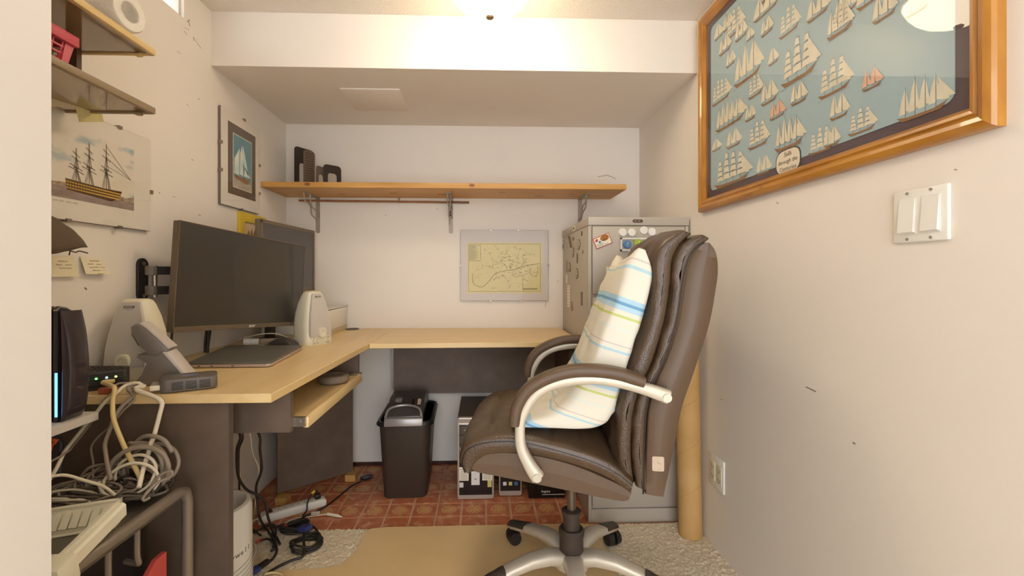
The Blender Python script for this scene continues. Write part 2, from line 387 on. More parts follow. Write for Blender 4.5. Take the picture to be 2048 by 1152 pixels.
# ------------------------------------------------------------------ pine wall shelf, brackets, book ends
sh = MB().prism([(-1.047, 2.167), (.702, 2.167), (.702, YB), (-1.047, YB)], 'z', 1.441, 1.467, bev=.001, seg=1).build('wall_shelf', pine)
tag(sh, 'long knotty pine shelf board on three steel brackets', 'shelf')
knot = mat('knot', (140, 88, 44), .5)
for x, y, rx in ((-.45, 2.30, .014), (-.2, 2.33, .02), (.1, 2.27, .012), (.3, 2.36, .018), (.46, 2.3, .01), (-.72, 2.34, .012)):
    MB().prism([(x + rx * 1.6 * math.cos(k * .6283), y + rx * .45 * math.sin(k * .6283)) for k in range(10)], 'z', 1.4405, 1.4412).build('knot', knot, sh, world=True)
for x in (-.83, -.05):
    MB().prism([(x + .014 * math.cos(k * .6283), 1.456 + .008 * math.sin(k * .6283)) for k in range(10)], 'y', 2.1665, 2.1672).build('knot', knot, sh, world=True)
for i, x in enumerate((-.882, -.17, .535)):
    b = thing('shelf_bracket', ('steel shelf bracket under the pine shelf near the book ends', 'steel shelf bracket at the middle of the pine shelf, with dark cord loop', 'steel shelf bracket above the filing cabinet')[i], 'bracket', (x, YB, 1.25), group='shelf brackets')
    bk_m = mat('bracket_steel', (168, 156, 140), .5, metal=.35)
    MB().prism(rrect(.022, .20, .01, cz=.1), 'y', -.004, 0).cyl((0, -.006, .018), (0, -.003, .018), .005).cyl((0, -.006, .175), (0, -.003, .175), .004).build('wall_strap', bk_m, b)
    B(-.011, .011, -.19, 0, .187, .191).build('shelf_strap', bk_m, b)
    MB().tube([(-.006, -.18, .186), (-.006, -.165, .15), (-.006, -.09, .135), (-.006, -.075, .09), (-.006, -.012, .075), (-.006, -.004, .045)], .0035, 8, smooth=4).tube([(.006, -.13, .186), (.006, -.11, .13), (.006, -.05, .115), (.006, -.004, .08)], .0035, 8, smooth=4).build('wire_brace', bk_m, b)
    if i == 1: MB().tube([(0, -.02, .155), (.006, -.024, .13), (-.005, -.024, .11), (-.008, -.022, .095), (.004, -.022, .105), (.002, -.02, .15)], .003, 6, smooth=4).build('cord_loop', black, b)
o = MB().cyl(atY(598, 401, 2.425), atY(938, 405, 2.425), .0055, n=10).build('wooden_rod', mat('rod_wood', (176, 122, 70), .5, col2=(110, 66, 40), vscale=2, stretch=(2, 1, 1))); tag(o, 'thin brown wooden rod held below the pine shelf', 'rod')
o = MB().tube([(-.445, YB, 1.437), (-.445, 2.42, 1.436), (-.444, 2.412, 1.424), (-.444, 2.42, 1.412), (-.444, 2.436, 1.414)], .0025, 6, smooth=4).build('wall_hook', chrome); tag(o, 'tiny screw hook holding up the wooden rod', 'hook')
be_b = mat('bookend_black', (52, 42, 34), .45); be_g = mat('bookend_grey', (110, 92, 74), .5)
def bookend(label, x, y, wd, ht, rz, m, slot, holes=False):
    t = thing('book_end', label, 'book end', (x, y, 1.467), R(rz), 'book ends on the pine shelf')
    out = rrect(wd, ht * 2, .018, cz=0); out = [(a, b) for a, b in out if b >= 0]; out = [(-wd / 2, 0)] + out[::-1][::-1] if False else [(wd / 2, 0)] + out + [(-wd / 2, 0)]
    if slot:
        iw = wd * .5; ih = ht * .62
        inn = rrect(iw, ih * 2, .014, cz=0); inn = [(iw / 2, 0)] + [(a, b) for a, b in inn if b >= 0] + [(-iw / 2, 0)]
        out = out + inn[::-1]
    MB().prism(out, 'y', -.0012, .0012).build('upright', m, t)
    MB().box(-wd / 2, wd / 2, 0, .028, .0002, .0015).build('foot', m, t)
    if holes:
        hb = MB()
        for i in range(6):
            for j in range(13): hb.cyl((-wd / 2 + .013 + i * (wd - .026) / 5, -.0018, .02 + j * .0125), (-wd / 2 + .013 + i * (wd - .026) / 5, -.0011, .02 + j * .0125), .0026, n=6)
        q = hb.build('punched_holes', dark, t); q['kind'] = 'stuff'
bookend('tall black slotted steel book end in the shelf corner', -.918, 2.352, .115, .21, 60, be_b, True)
bookend('tall grey perforated book end beside the black one', -.872, 2.300, .066, .185, 58, be_g, False, True)
bookend('small grey slotted book end between its neighbours', -.819, 2.314, .075, .108, 74, be_g, True)
bookend('short wide brown slotted book end at the end of the row', -.752, 2.285, .094, .108, 45, be_b, True)


# ------------------------------------------------------------------ pictures
# printed ships: flat colour shapes on the sheet. x right, z up, layers a hair apart
def ship(b, cx, cz, w, h, masts, style, y, mats=(0, 1, 2)):
    # mats: sail, hull, line
    hull, sail, line = mats[1], mats[0], mats[2]
    base = b
    class Lay:
        # every later shape lies a hair above the ones before it
        n = 0
        def mat(s, i): base.mat(i); return s
        def poly(s, pts): Lay.n += 1; base.poly([(p[0], y - .00001 * Lay.n, p[2]) for p in pts]); return s
    b = Lay()
    for k in range(3): b.mat(line).poly([(cx - w * (.5 - .08 * k), y, cz - h * (.05 + .025 * k)), (cx + w * (.5 - .1 * k), y, cz - h * (.05 + .025 * k)), (cx + w * (.5 - .1 * k), y, cz - h * (.056 + .025 * k)), (cx - w * (.5 - .08 * k), y, cz - h * (.056 + .025 * k))]) if k < 1 else None
    hh = h * .13; L = w / 2
    b.mat(hull).poly([(cx - L, y, cz + hh * .9), (cx - L * .55, y, cz + hh * .45), (cx + L * .5, y, cz + hh * .4), (cx + L, y, cz + hh * 1.0), (cx + L * .78, y, cz - hh * .15), (cx - L * .75, y, cz - hh * .2)][::-1])
    tops = []
    for i in range(masts):
        f = (i + .5) / masts; mx = cx - L * .82 + 1.6 * L * f
        mh = h * (1 if masts < 3 else (.82, 1, .93, .85, .8)[min(i, 4)])
        tops.append((mx, cz + mh))
        b.mat(line).poly([(mx - w * .006, y - .0001, cz + hh * .4), (mx + w * .006, y - .0001, cz + hh * .4), (mx + w * .003, y - .0001, cz + mh), (mx - w * .003, y - .0001, cz + mh)])
        sw = 1.5 * L / masts
        if style == 'q':
            n = 4; z0 = cz + hh * 1.3; dz = (mh - hh * 1.5) / n
            for k in range(n):
                a = sw * (.52 - .085 * k); c = sw * (.52 - .085 * (k + 1)); zz = z0 + k * dz
                b.mat(sail).poly([(mx - a, y - .0003, zz), (mx - a * .3, y - .0003, zz + dz * .1), (mx + a * .3, y - .0003, zz + dz * .1), (mx + a, y - .0003, zz), (mx + c, y - .0003, zz + dz * .86), (mx - c, y - .0003, zz + dz * .86)])
                b.mat(line).poly([(mx - a, y - .0004, zz + dz * .86), (mx + a, y - .0004, zz + dz * .86), (mx + a, y - .0004, zz + dz * .91), (mx - a, y - .0004, zz + dz * .91)])
        else:
            z0 = cz + hh * 1.25
            b.mat(sail).poly([(mx - sw * .75, y - .0003, z0), (mx - sw * .03, y - .0003, z0), (mx - sw * .03, y - .0003, cz + mh * .93), (mx - sw * .42, y - .0003, cz + mh * .66)])
            b.mat(sail).poly([(mx + sw * .06, y - .0003, z0 + h * .06), (mx + sw * .55, y - .0003, z0 + h * .03), (mx + sw * .04, y - .0003, cz + mh * .88)])
    # jibs on the bowsprit
    tx, tz = tops[-1]
    b.mat(line).poly([(cx + L * .85, y - .0001, cz + hh * .75), (cx + L * .85, y - .0001, cz + hh * .6), (cx + L * 1.3, y - .0001, cz + hh * 1.7)])
    for k in range(2):
        b.mat(sail).poly([(tx + L * .16 + k * L * .1, y - .0003, cz + hh * 1.4 + k * hh * .2), (cx + L * (1.08 + .2 * k), y - .0003, cz + hh * (1.1 + .4 * k)), (tx + L * .05, y - .0003, cz + (tz - cz) * (.72 + .16 * k))])
def sheet(w, h, y0, y1, m, name, parent, r=0): return MB().prism(rrect(w, h, r) if r else [(-w / 2, -h / 2), (w / 2, -h / 2), (w / 2, h / 2), (-w / 2, h / 2)], 'y', y0, y1).build(name, m, parent)

sail_m = mat('print_sail', (220, 212, 188), .7, var=.06, vscale=40); hull_m = mat('print_hull', (140, 104, 66), .7); line_m = mat('print_line', (124, 106, 82), .7)
# --- big poster on the right wall
PY0, PY1, PZ0, PZ1 = .713, 1.735, 1.268, 2.02
W, Hh = PY1 - PY0, PZ1 - PZ0
po = thing('framed_poster', 'large blue sailing ships poster in a golden oak frame', 'picture', (XR, (PY0 + PY1) / 2, (PZ0 + PZ1) / 2), R(-90))
oak = mat('golden_oak', (190, 132, 50), .28, col2=(158, 102, 34), vscale=4, stretch=(2, 8, 8), coat=.4)
oakv = mat('golden_oak_upright', (190, 132, 50), .28, col2=(158, 102, 34), vscale=4, stretch=(8, 8, 2), coat=.4)
def frame_bar(p0, p1, n, wd, prof, m, name, parent):
    # moulding mitred at both ends; n points inwards
    rings = []
    d = (Vector(p1) - Vector(p0)).normalized(); n = Vector(n)
    for P, sg in ((Vector(p0), 1), (Vector(p1), -1)):
        rings.append([P + n * a + d * (a * sg) + Vector((0, -q, 0)) for a, q in prof])
    MB().loft(rings).build(name, m, parent, sharp=25)
prof = [(0, 0), (0, .016), (.004, .022), (.014, .026), (.022, .024), (.028, .019), (.032, .022), (.038, .021), (.046, .012), (.046, 0)]
hw, hh = W / 2, Hh / 2
frame_bar((-hw, 0, -hh), (hw, 0, -hh), (0, 0, 1), .046, prof, oak, 'frame_bar', po)
frame_bar((hw, 0, hh), (-hw, 0, hh), (0, 0, -1), .046, prof, oak, 'frame_bar', po)
frame_bar((-hw, 0, hh), (-hw, 0, -hh), (1, 0, 0), .046, prof, oakv, 'frame_bar', po)
frame_bar((hw, 0, -hh), (hw, 0, hh), (-1, 0, 0), .046, prof, oakv, 'frame_bar', po)
sheet(W - .088, Hh - .088, -.006, -.001, mat('mount_board', (84, 66, 70), .6), 'mount_board', po)
pr = sheet(W - .15, Hh - .14, -.0075, -.006, mat('poster_blue', (160, 182, 186), .6, var=.03, vscale=4), 'print', po, .02)
zl = [(175, 155, 60, 85, 2), (103, 215, 50, 60, 3), (245, 205, 70, 100, 2), (160, 280, 70, 90, 2), (95, 325, 45, 70, 1), (190, 350, 55, 80, 2), (298, 210, 45, 70, 1), (385, 180, 70, 90, 2), (500, 180, 120, 140, 3), (375, 75, 150, 110, 2), (655, 90, 130, 120, 2), (785, 170, 130, 140, 3),
      (275, 430, 160, 200, 3), (420, 340, 60, 90, 1), (550, 425, 210, 220, 3), (110, 440, 75, 100, 2), (135, 545, 110, 120, 4), (320, 515, 85, 110, 3), (395, 550, 95, 120, 2), (555, 550, 95, 110, 2), (740, 500, 190, 180, 3), (180, 675, 170, 150, 5), (295, 642, 60, 80, 2), (440, 630, 90, 90, 2),
      (115, 805, 55, 65, 1), (205, 785, 85, 95, 2), (335, 785, 120, 130, 3), (500, 790, 170, 170, 4), (670, 815, 150, 130, 3), (770, 630, 110, 130, 2), (85, 905, 32, 70, 1), (190, 985, 200, 170, 4), (365, 930, 85, 100, 2)]
SH = [(1390 + x * .373, y * .373, w_ * .373, h_ * .373, m_) for x, y, w_, h_, m_ in zl]
SH += [(1650 + x * .434, y * .434, w_ * .434, h_ * .434, m_) for x, y, w_, h_, m_ in [(60, 160, 120, 160, 3), (270, 85, 120, 120, 2), (215, 405, 100, 90, 2), (440, 530, 260, 180, 4), (165, 610, 140, 110, 3), (30, 670, 80, 90, 2), (500, 285, 220, 140, 3), (100, 55, 100, 110, 2), (420, 60, 120, 110, 2)]]
sb = MB()
cyp, czp = (PY0 + PY1) / 2, (PZ0 + PZ1) / 2
for i, (u, v, w_, h_, n_) in enumerate(SH):
    a = atX(u - w_ / 2, v, XR - .008); c = atX(u + w_ / 2, v, XR - .008); q = atX(u, v, XR - .008); tq = atX(u, v - h_, XR - .008)
    xx = cyp - q.y; zz = q.z - czp; ww = (a.y - c.y) * .9; hq = (tq.z - q.z) * 1.08
    if abs(xx) + ww / 2 > W / 2 - .078 or zz + hq > Hh / 2 - .075: continue
    ship(sb, xx, zz, ww, hq, n_, 'q' if n_ >= 3 and i % 3 else 'f', -.0078 - .0005 * (i % 4), (3 if i in (23, 35) else 0, 1, 2))
for xx, zz, ww, hq, n_, st in ((.22, .1, .1, .1, 2, 'f'), (.26, -.02, .08, .08, 2, 'f'), (-.28, .2, .11, .09, 3, 'q'), (-.1, .21, .09, .1, 2, 'f'), (.06, .2, .12, .1, 3, 'q'), (.22, .22, .12, .1, 2, 'f'), (.36, .2, .1, .11, 3, 'q'), (-.38, .24, .06, .06, 1, 'f'), (.36, .05, .11, .1, 3, 'q')):
    ship(sb, xx, zz, ww, hq, n_, st, -.0079, (0, 1, 2))
q = sb.build('printed_ships', [sail_m, hull_m, line_m, mat('print_pink', (222, 178, 150), .6)], pr); q['kind'] = 'stuff'
ct = atX(1576, 322, XR - .008); cx, cz = cyp - ct.y, ct.z - czp
cart = [(cx + .052 * math.copysign(abs(math.cos(k * .3142)) ** .55, math.cos(k * .3142)), cz + .036 * math.copysign(abs(math.sin(k * .3142)) ** .75, math.sin(k * .3142))) for k in range(20)]
ca = MB().prism(cart, 'y', -.0087, -.0076).build('title_border', mat('title_dark', (66, 56, 54), .6), pr)
MB().prism([(cx + (a - cx) * .93, cz + (b - cz) * .9) for a, b in cart], 'y', -.0092, -.0086).build('title_panel', mat('title_cream', (226, 214, 190), .6), pr)
for k, (t_, sz) in enumerate((('Sails', .019), ('through the', .0165), ('Centuries', .0175))):
    text(t_, sz, 'title_lettering', line_m, pr, (cx, -.0094, cz + .02 - k * .02), shear=.1)
sheet(W - .088, Hh - .088, -.0125, -.0105, glass_m, 'glazing', po)
MB().lathe([(.001, .003), (.004, .002), (.005, 0)], n=12).build('frame_stud', oak, po).location = (-.1, -.03, -hh + .018)

# --- frameless clip picture of a three-decker on the left wall
steelclip = mat('clip_steel', (150, 138, 120), .35, metal=.8)
def clip_frame(name, label, loc, rz, w_, h_, clips, board=(226, 217, 202), gl=None):
    t = thing(name, label, 'picture', loc, rz)
    sheet(w_, h_, -.012, -.004, mat('backing_board', (120, 104, 88), .7), 'backing', t)
    sheet(w_ - .002, h_ - .002, -.0135, -.012, mat('mount_%d' % board[0], board, .7), 'mount', t)
    sheet(w_, h_, -.0175, -.0155, gl or glass_m, 'glazing', t)
    for (x, z) in clips:
        dx, dz = (.006, .004) if abs(z) > abs(h_ / 2) - .002 else (.004, .006)
        part('clip', steelclip, t, x - dx, x + dx, -.019, -.004, z - dz, z + dz)
    return t
# ship of the line, Y 1.0 .. 1.446
t = clip_frame('clip_frame_picture', 'frameless glass picture of a yellow-banded three-masted warship', (XL, 1.222, 1.302), R(90), .446, .285, [(.1, -.1425), (.1, .1425), (-.06, -.1425), (.223, -.02)])
sky = mat('print_sky', (112, 152, 176), .7, col2=(224, 214, 196), vscale=9, stretch=(1, 1, 2.2), contrast=(.28, .46))
x0, x1, z0, z1 = 1.10 - 1.222, 1.376 - 1.222, 1.214 - 1.302, 1.395 - 1.302
p_ = MB().box(x0, x1, -.0142, -.0135, z0, z1).build('print', sky, t)
b = MB()
b.mat(0).poly([(x0, -.0144, z0), (x1, -.0144, z0), (x1, -.0144, z0 + .022), (x0 + .1, -.0144, z0 + .03), (x0, -.0144, z0 + .028)])
b.mat(3).poly([(x0, -.01445, z0 + .027), (x0 + .07, -.01445, z0 + .03), (x0 + .06, -.01445, z0 + .04), (x0 + .02, -.01445, z0 + .036), (x0, -.01445, z0 + .046)])
b.mat(3).poly([(x1 - .09, -.01445, z0 + .022), (x1, -.01445, z0 + .022), (x1, -.01445, z0 + .04), (x1 - .03, -.01445, z0 + .032), (x1 - .08, -.01445, z0 + .036)])
sx, sz = x0 + .055, z0 + .022
b.mat(1).poly([(sx, -.0146, sz + .028), (sx + .004, -.0146, sz), (sx + .14, -.0146, sz - .008), (sx + .168, -.0146, sz + .006), (sx + .176, -.0146, sz + .026), (sx + .11, -.0146, sz + .024)])
for k in range(3):
    b.mat(4).poly([(sx + .003, -.0148, sz + .004 + k * .0075), (sx + .165 + k * .003, -.0148, sz + .000 + k * .0075), (sx + .166 + k * .003, -.0148, sz + .004 + k * .0075), (sx + .003, -.0148, sz + .0075 + k * .0075)])
    for j in range(20):
        xx = sx + .008 + j * .0078; b.mat(1).poly([(xx, -.0149, sz + .0045 + k * .0073), (xx + .003, -.0149, sz + .0045 + k * .0073), (xx + .003, -.0149, sz + .0073 + k * .0073), (xx, -.0149, sz + .0073 + k * .0073)])
for k, (mx, mh) in enumerate(((.03, .088), (.068, .112), (.122, .125))):
    xx = sx + mx; zb = sz + .022
    b.mat(2)
    def ln(a0, c0, a1, c1, r=.0008): b.poly([(a0 - r, -.0149, c0 - r), (a1 - r, -.0149, c1 - r), (a1 + r, -.0149, c1 + r), (a0 + r, -.0149, c0 + r)])
    ln(xx, zb, xx, zb + mh, .0011)
    for j, fz in enumerate((.36, .45, .68, .82)): ln(xx - .022 + .004 * j, zb + mh * fz + .006, xx + .022 - .004 * j, zb + mh * fz - .006)
    for s_ in (-1, 1): ln(xx + s_ * .014, zb, xx + s_ * .002, zb + mh * .42); ln(xx + s_ * .009, zb, xx, zb + mh * .42); ln(xx + s_ * .007, zb + mh * .42, xx, zb + mh * .75)
    b.poly([(xx - .009, -.015, zb + mh * .41), (xx + .009, -.015, zb + mh * .41), (xx + .007, -.015, zb + mh * .45), (xx - .007, -.015, zb + mh * .45)])
ln(sx + .165, sz + .022, sx + .212, sz + .07, .0014)
for a in (.075, .055, .1): ln(sx + .208, sz + .066, sx + .122, sz + .022 + a * 1.2, .0004)
q = b.build('printed_ship', [mat('print_water', (150, 132, 122), .7, var=.2, vscale=30, stretch=(1, 1, 4)), mat('print_brown', (92, 62, 34), .7), mat('print_rig', (98, 80, 58), .7), mat('print_town', (196, 176, 150), .7, col2=(120, 96, 72), vscale=70), mat('print_ochre', (206, 168, 74), .7)], p_); q['kind'] = 'stuff'
scribble('caption', line_m, p_, x0 + .05, z0 - .009, .09, .005, -.0138, 5, 4)
# --- schooner under dark mat
t = clip_frame('clip_frame_picture', 'frameless glass picture of a white schooner in a dark mat', (XL, 1.977, 1.503), R(90), .306, .392, [(.02, .196), (0, -.196), (-.153, .05), (-.153, -.06), (.153, .03), (.153, -.1)], (229, 220, 206))
part('dark_mat', mat('dark_mat', (102, 86, 72), .7), t, 1.872 - 1.977, 2.093 - 1.977, -.0145, -.0135, -.143, .152)
x0, x1, z0, z1 = 1.91 - 1.977, 2.056 - 1.977, 1.394 - 1.503, 1.614 - 1.503
part('white_border', paper, t, x0 - .003, x1 + .003, -.0149, -.0144, z0 - .003, z1 + .003)
p_ = MB().box(x0, x1, -.0153, -.0149, z0, z1).build('print', mat('print_teal', (64, 124, 146), .6, col2=(136, 176, 178), vscale=4, contrast=(.3, .8)), t)
b = MB(); y = -.0155
b.mat(1).poly([(x0, y, z0), (x1, y, z0), (x1, y, z0 + .03), (x0, y, z0 + .042)])
b.mat(2).poly([(x0, y - .0002, z0 + .05), (x1 - .03, y - .0002, z0 + .05), (x1 - .012, y - .0002, z0 + .06), (x1 - .028, y - .0002, z0 + .03), (x1 - .05, y - .0002, z0 + .026), (x0 + .02, y - .0002, z0 + .036)])
for P in ([(.002, .055), (.04, .055), (.045, .17), (.03, .15), (.006, .12)], [(.045, .06), (.075, .058), (.066, .188), (.05, .15)], [(.066, .12), (.12, .062), (.075, .19)], [(.08, .058), (.138, .06), (.09, .1)], [(.01, .06), (.03, .13), (.036, .06)]):
    b.mat(0).poly([(x0 + a, y - .0004 - .0001 * len(P), z0 + c) for a, c in P])
q = b.build('printed_ship', [mat('print_white', (236, 234, 220), .6, col2=(180, 206, 202), vscale=16), mat('print_sea', (176, 168, 150), .6, var=.15, vscale=30), hull_m], p_); q['kind'] = 'stuff'
# --- small yellow framed drawing half hidden by the second screen
t = thing('yellow_frame_picture', 'small sketch of a ship in a flat yellow frame behind the monitors', 'picture', (XL, 2.08, 1.208), R(90))
yel = mat('yellow_paint', (222, 190, 58), .45)
for a in ((-.115, -.075, -.09, .09), (.075, .115, -.09, .09), (-.075, .075, .05, .09), (-.075, .075, -.09, -.05)): part('frame_bar', yel, t, a[0], a[1], -.014, 0, a[2], a[3], bev=.001)
p_ = MB().box(-.076, .076, -.006, -.001, -.052, .052).build('print', mat('sketch_paper', (222, 190, 140), .7, col2=(238, 220, 190), vscale=14), t)
b = MB(); ship(b, 0, -.02, .1, .05, 3, 'f', -.0062, (0, 0, 0)); q = b.build('printed_ship', [mat('sketch_ink', (150, 116, 76), .7)], p_); q['kind'] = 'stuff'
# --- old map on the back wall
t = clip_frame('clip_frame_map', 'frameless glass picture of a yellowed street map beside the filing cabinet', (.1205, YB, 1.077), 0, .477, .382, [(-.075, .191), (.075, .191), (-.075, -.191), (.085, -.191), (-.2385, 0), (.2385, 0)], (205, 196, 188), glass('acrylic_glazing', ior=1.22))
p_ = MB().box(-.203, .203, -.0143, -.0135, -.15, .125).build('map_sheet', mat('map_paper', (214, 200, 148), .7, var=.04, vscale=10), t)
b = MB(); ink = mat('map_ink', (128, 114, 78), .7); rnd = random.Random(3)
def mline(pts, r=.0005, g=1.5):
    r = r * g
    for (a0, c0), (a1, c1) in zip(pts, pts[1:]):
        d = Vector((a1 - a0, c1 - c0)); 
        if d.length < 1e-5: continue
        n_ = Vector((-d.y, d.x)).normalized() * r
        b.poly([(a0 - n_.x, -.0146, c0 - n_.y), (a1 - n_.x, -.0146, c1 - n_.y), (a1 + n_.x, -.0146, c1 + n_.y), (a0 + n_.x, -.0146, c0 + n_.y)])
for rr in ((-.194, .194, -.141, .116), (-.19, -.13, .025, .108)): mline([(rr[0], rr[2]), (rr[1], rr[2]), (rr[1], rr[3]), (rr[0], rr[3]), (rr[0], rr[2])], .0006)
for k in range(26): mline([(-.187, .105 - k * .003), (-.187 + rnd.uniform(.02, .05), .105 - k * .003)], .0004)
mline([(p.x, p.z) for p in crom([(-.175, 0, -.05), (-.165, 0, -.10), (-.12, 0, -.115), (-.08, 0, -.08), (-.05, 0, -.045), (.0, 0, -.03), (.06, 0, -.02), (.12, 0, 0), (.19, 0, .01)], 8)], .0009)
mline([(p.x, p.z) for p in crom([(.10, 0, -.14), (.10, 0, -.06), (.13, 0, -.04), (.14, 0, -.01), (.145, 0, -.05), (.175, 0, -.055), (.18, 0, 0)], 8)], .0006)
for k in range(230):
    a = rnd.gauss(.02, .085); c = rnd.gauss(.005, .05)
    if abs(a) < .18 and -.13 < c < .11:
        l = rnd.uniform(.004, .016); an = rnd.choice((0, 0, .2, -.3, 1.2)); mline([(a, c), (a + l * math.cos(an), c + l * math.sin(an))], rnd.choice((.0004, .0006, .0009)))
for k in range(22):
    a, c = rnd.uniform(-.17, .17), rnd.uniform(-.12, .1); mline([(a, c), (a + rnd.uniform(-.08, .08), c + rnd.uniform(-.05, .05))], .0003)
mline([(.10, -.125), (.18, -.125)], .0012); mline([(.10, -.131), (.18, -.131)], .0008)
q = b.build('map_drawing', ink, p_); q['kind'] = 'stuff'

# ------------------------------------------------------------------ light switches and outlet on the right wall
def plate(name, label, cat, yc, zc, w_, h_):
    t = thing(name, label, cat, (XR, yc, zc), R(-90))
    part('cover_plate', white, t, -w_ / 2, w_ / 2, -.007, 0, -h_ / 2, h_ / 2, bev=.004, seg=3)
    return t
t = plate('light_switch', 'double white rocker light switch below the ship poster', 'switch', .8555, 1.14, .113, .106)
for x in (-.024, .024):
    part('switch_surround', white, t, x - .0185, x + .0185, -.0078, -.006, -.036, .036)
    MB().prism([(-.0078, -.034), (-.0135, -.032), (-.0085, .034), (-.0078, .034)], 'x', x - .0165, x + .0165).build('rocker', white, t)
    for z in (-.046, .046): MB().cyl((x, -.0085, z), (x, -.006, z), .003, n=10).build('screw', mat('screw', (170, 160, 148), .4, metal=.5), t)
t = plate('wall_outlet', 'double white wall outlet low beside the cardboard tube', 'outlet', 1.623, .298, .10, .118)
for x in (-.023, .023):
    part('outlet_insert', cream, t, x - .0165, x + .0165, -.009, -.006, -.034, .034, bev=.001)
    b = MB()
    for z in (-.018, .018): b.box(x - .007, x - .0055, -.0095, -.0088, z - .004, z + .004).box(x + .0055, x + .007, -.0095, -.0088, z - .004, z + .004).cyl((x, -.0095, z - .009), (x, -.0088, z - .009), .0022, n=8)
    b.build('slots', dark, t)

# ------------------------------------------------------------------ cardboard tube
card = mat('cardboard', (205, 165, 106), .7, col2=(190, 148, 88), vscale=6)
t = thing('cardboard_tube', 'tall brown cardboard tube leaning between filing cabinet and right wall', 'tube', (.815, 1.735, .009), ry=R(-1.2))
MB().lathe([(.044, 0), (.044, .88), (.040, .88), (.040, .003)], n=28).build('tube_wall', card, t)
b = MB()
for k in range(4): b.tube([(.0443 * math.cos(a * .3 + k), .0443 * math.sin(a * .3 + k), .05 + k * .2 + a * .009) for a in range(20)], .0005, 5)
b.build('spiral_seam', mat('card_seam', (172, 128, 74), .8), t)

# ------------------------------------------------------------------ filing cabinet
CY, CZT = 1.842, 1.262
cab = thing('filing_cabinet', 'tall grey steel four-drawer filing cabinet covered in magnets', 'cabinet', (.642, 2.13, 0))
CX0, CX1, CYB = .437, .858, YB - .01
B(CX0 + .002, CX1 - .002, CY + .012, CYB, 0, CZT, bev=.004).build('body', grey_metal, cab, world=True)
B(CX0, CX0 + .014, CY, CY + .02, 0, CZT - .034, bev=.002).build('front_stile', grey_metal, cab, world=True)
B(CX1 - .014, CX1, CY, CY + .02, 0, CZT - .034, bev=.002).build('front_stile', grey_metal, cab, world=True)
B(CX0 - .001, CX1 + .001, CY - .003, CYB, CZT - .033, CZT + .002, bev=.003).build('top_cap', grey_metal, cab, world=True)
B(CX0 + .01, CX1 - .01, CY + .002, CY + .02, 0, .056).build('plinth', grey_metal, cab, world=True)
for k in range(4):
    z0 = .058 + k * .2935
    d = B(CX0 + .017, CX1 - .017, CY - .001, CY + .02, z0 + .006, z0 + .286 if k < 3 else CZT - .036, bev=.003).build('drawer', grey_metal, cab, world=True)
    xm = (CX0 + CX1) / 2 + .03
    B(xm - .05, xm + .05, CY - .016, CY, z0 + .19, z0 + .2, bev=.003).build('handle', chrome, d, world=True) if k < 3 else None
    B(xm - .035, xm + .035, CY - .004, CY, z0 + .212, z0 + .245, bev=.001).build('label_holder', chrome, d, world=True) if k < 3 else None
q = MB().prism(rrect(.042, .013, .006), 'y', -.002, 0).build('maker_badge', mat('badge_brown', (70, 44, 32), .4), cab); q.location = (.642 - .642, CY - .003 - 2.13, 1.247)
scribble('badge_lettering', cream, q, 0, 0, .034, .005, -.0022, 2, 9, .0006)
B(CX0 - .0025, CX0 - .001, 2.10, 2.15, 1.235, 1.258).build('label_sticker', paper, cab, world=True)
B(CX0 - .0032, CX0 - .0024, 2.112, 2.138, 1.241, 1.252).build('sticker_mark', line_m, cab, world=True)
FY = CY - .001
def disc(name, label, cat, p, r, h, m, group=None, ax='y'):
    d = Vector((0, -1, 0)) if ax == 'y' else Vector((-1, 0, 0))
    p = Vector(p); b = MB().cyl(p, p + d * h * .7, r, n=28, cap=True); b.cyl(p + d * h * .7, p + d * h, r, r * .88, n=28)
    return tag(b.build(name, m), label, cat, group)
for u, v in ((1245, 465), (1263, 465), (1287, 461), (1303, 464)):
    disc('round_magnet', 'round white button magnet in the row above the coloured magnet holder', 'magnet', atY(u, v, FY), .0168, .009, white, 'white button magnets')
p = atY(1241, 476, FY); q_ = atY(1309, 502, FY); xm, zm = (p.x + q_.x) / 2, (p.z + q_.z) / 2
hwid, hhei = .073, .027
b = MB().box(xm - hwid, xm + hwid, FY - .004, FY, zm - hhei, zm + hhei)
for a in ((-hwid, hwid, -hhei, -hhei + .006), (-hwid, hwid, hhei - .006, hhei), (-hwid, -hwid + .006, -hhei, hhei), (hwid - .006, hwid, -hhei, hhei)): b.mat(1).box(xm + a[0], xm + a[1], FY - .008, FY - .001, zm + a[2], zm + a[3])
tag(b.build('magnet_holder', [mat('holder_grey', (170, 162, 150), .5), white]), 'white-rimmed rectangular magnet holder on the top drawer', 'holder')
for k, (u, v, c, nm) in enumerate(((1254, 489, (84, 128, 178), 'blue'), (1276, 486, (164, 192, 40), 'lime green'), (1296, 488, (206, 62, 66), 'red'))):
    t = thing('pin_magnet', 'round %s magnet with exclamation mark in the holder' % nm, 'magnet', atY(u, v, FY - .004), group='coloured magnets')
    MB().cyl((0, 0, 0), (0, -.006, 0), .0165, n=28).cyl((0, -.006, 0), (0, -.008, 0), .0165, .015, n=28).build('button', mat('magnet_' + nm, c, .35), t)
    text('!', .024, 'exclamation_mark', white, t, (0, -.0085, 0), (R(90), R(20), 0))
disc('round_magnet', 'round dark brown magnet below the coloured magnet holder', 'magnet', atY(1265, 515, FY), .0168, .007, mat('magnet_brown', (70, 58, 48), .4))
disc('round_magnet', 'second dark brown magnet half behind the chair back', 'magnet', atY(1282, 512, FY), .0168, .007, mat('magnet_brown', (70, 58, 48), .4))
t = thing('pizza_magnet', 'red-bordered pizza delivery card magnet on the top drawer', 'magnet', atY(1205, 482, FY), ry=R(-22))
part('card', mat('pizza_red', (186, 60, 44), .5), t, -.036, .036, -.002, 0, -.023, .023, bev=.0005, seg=1)
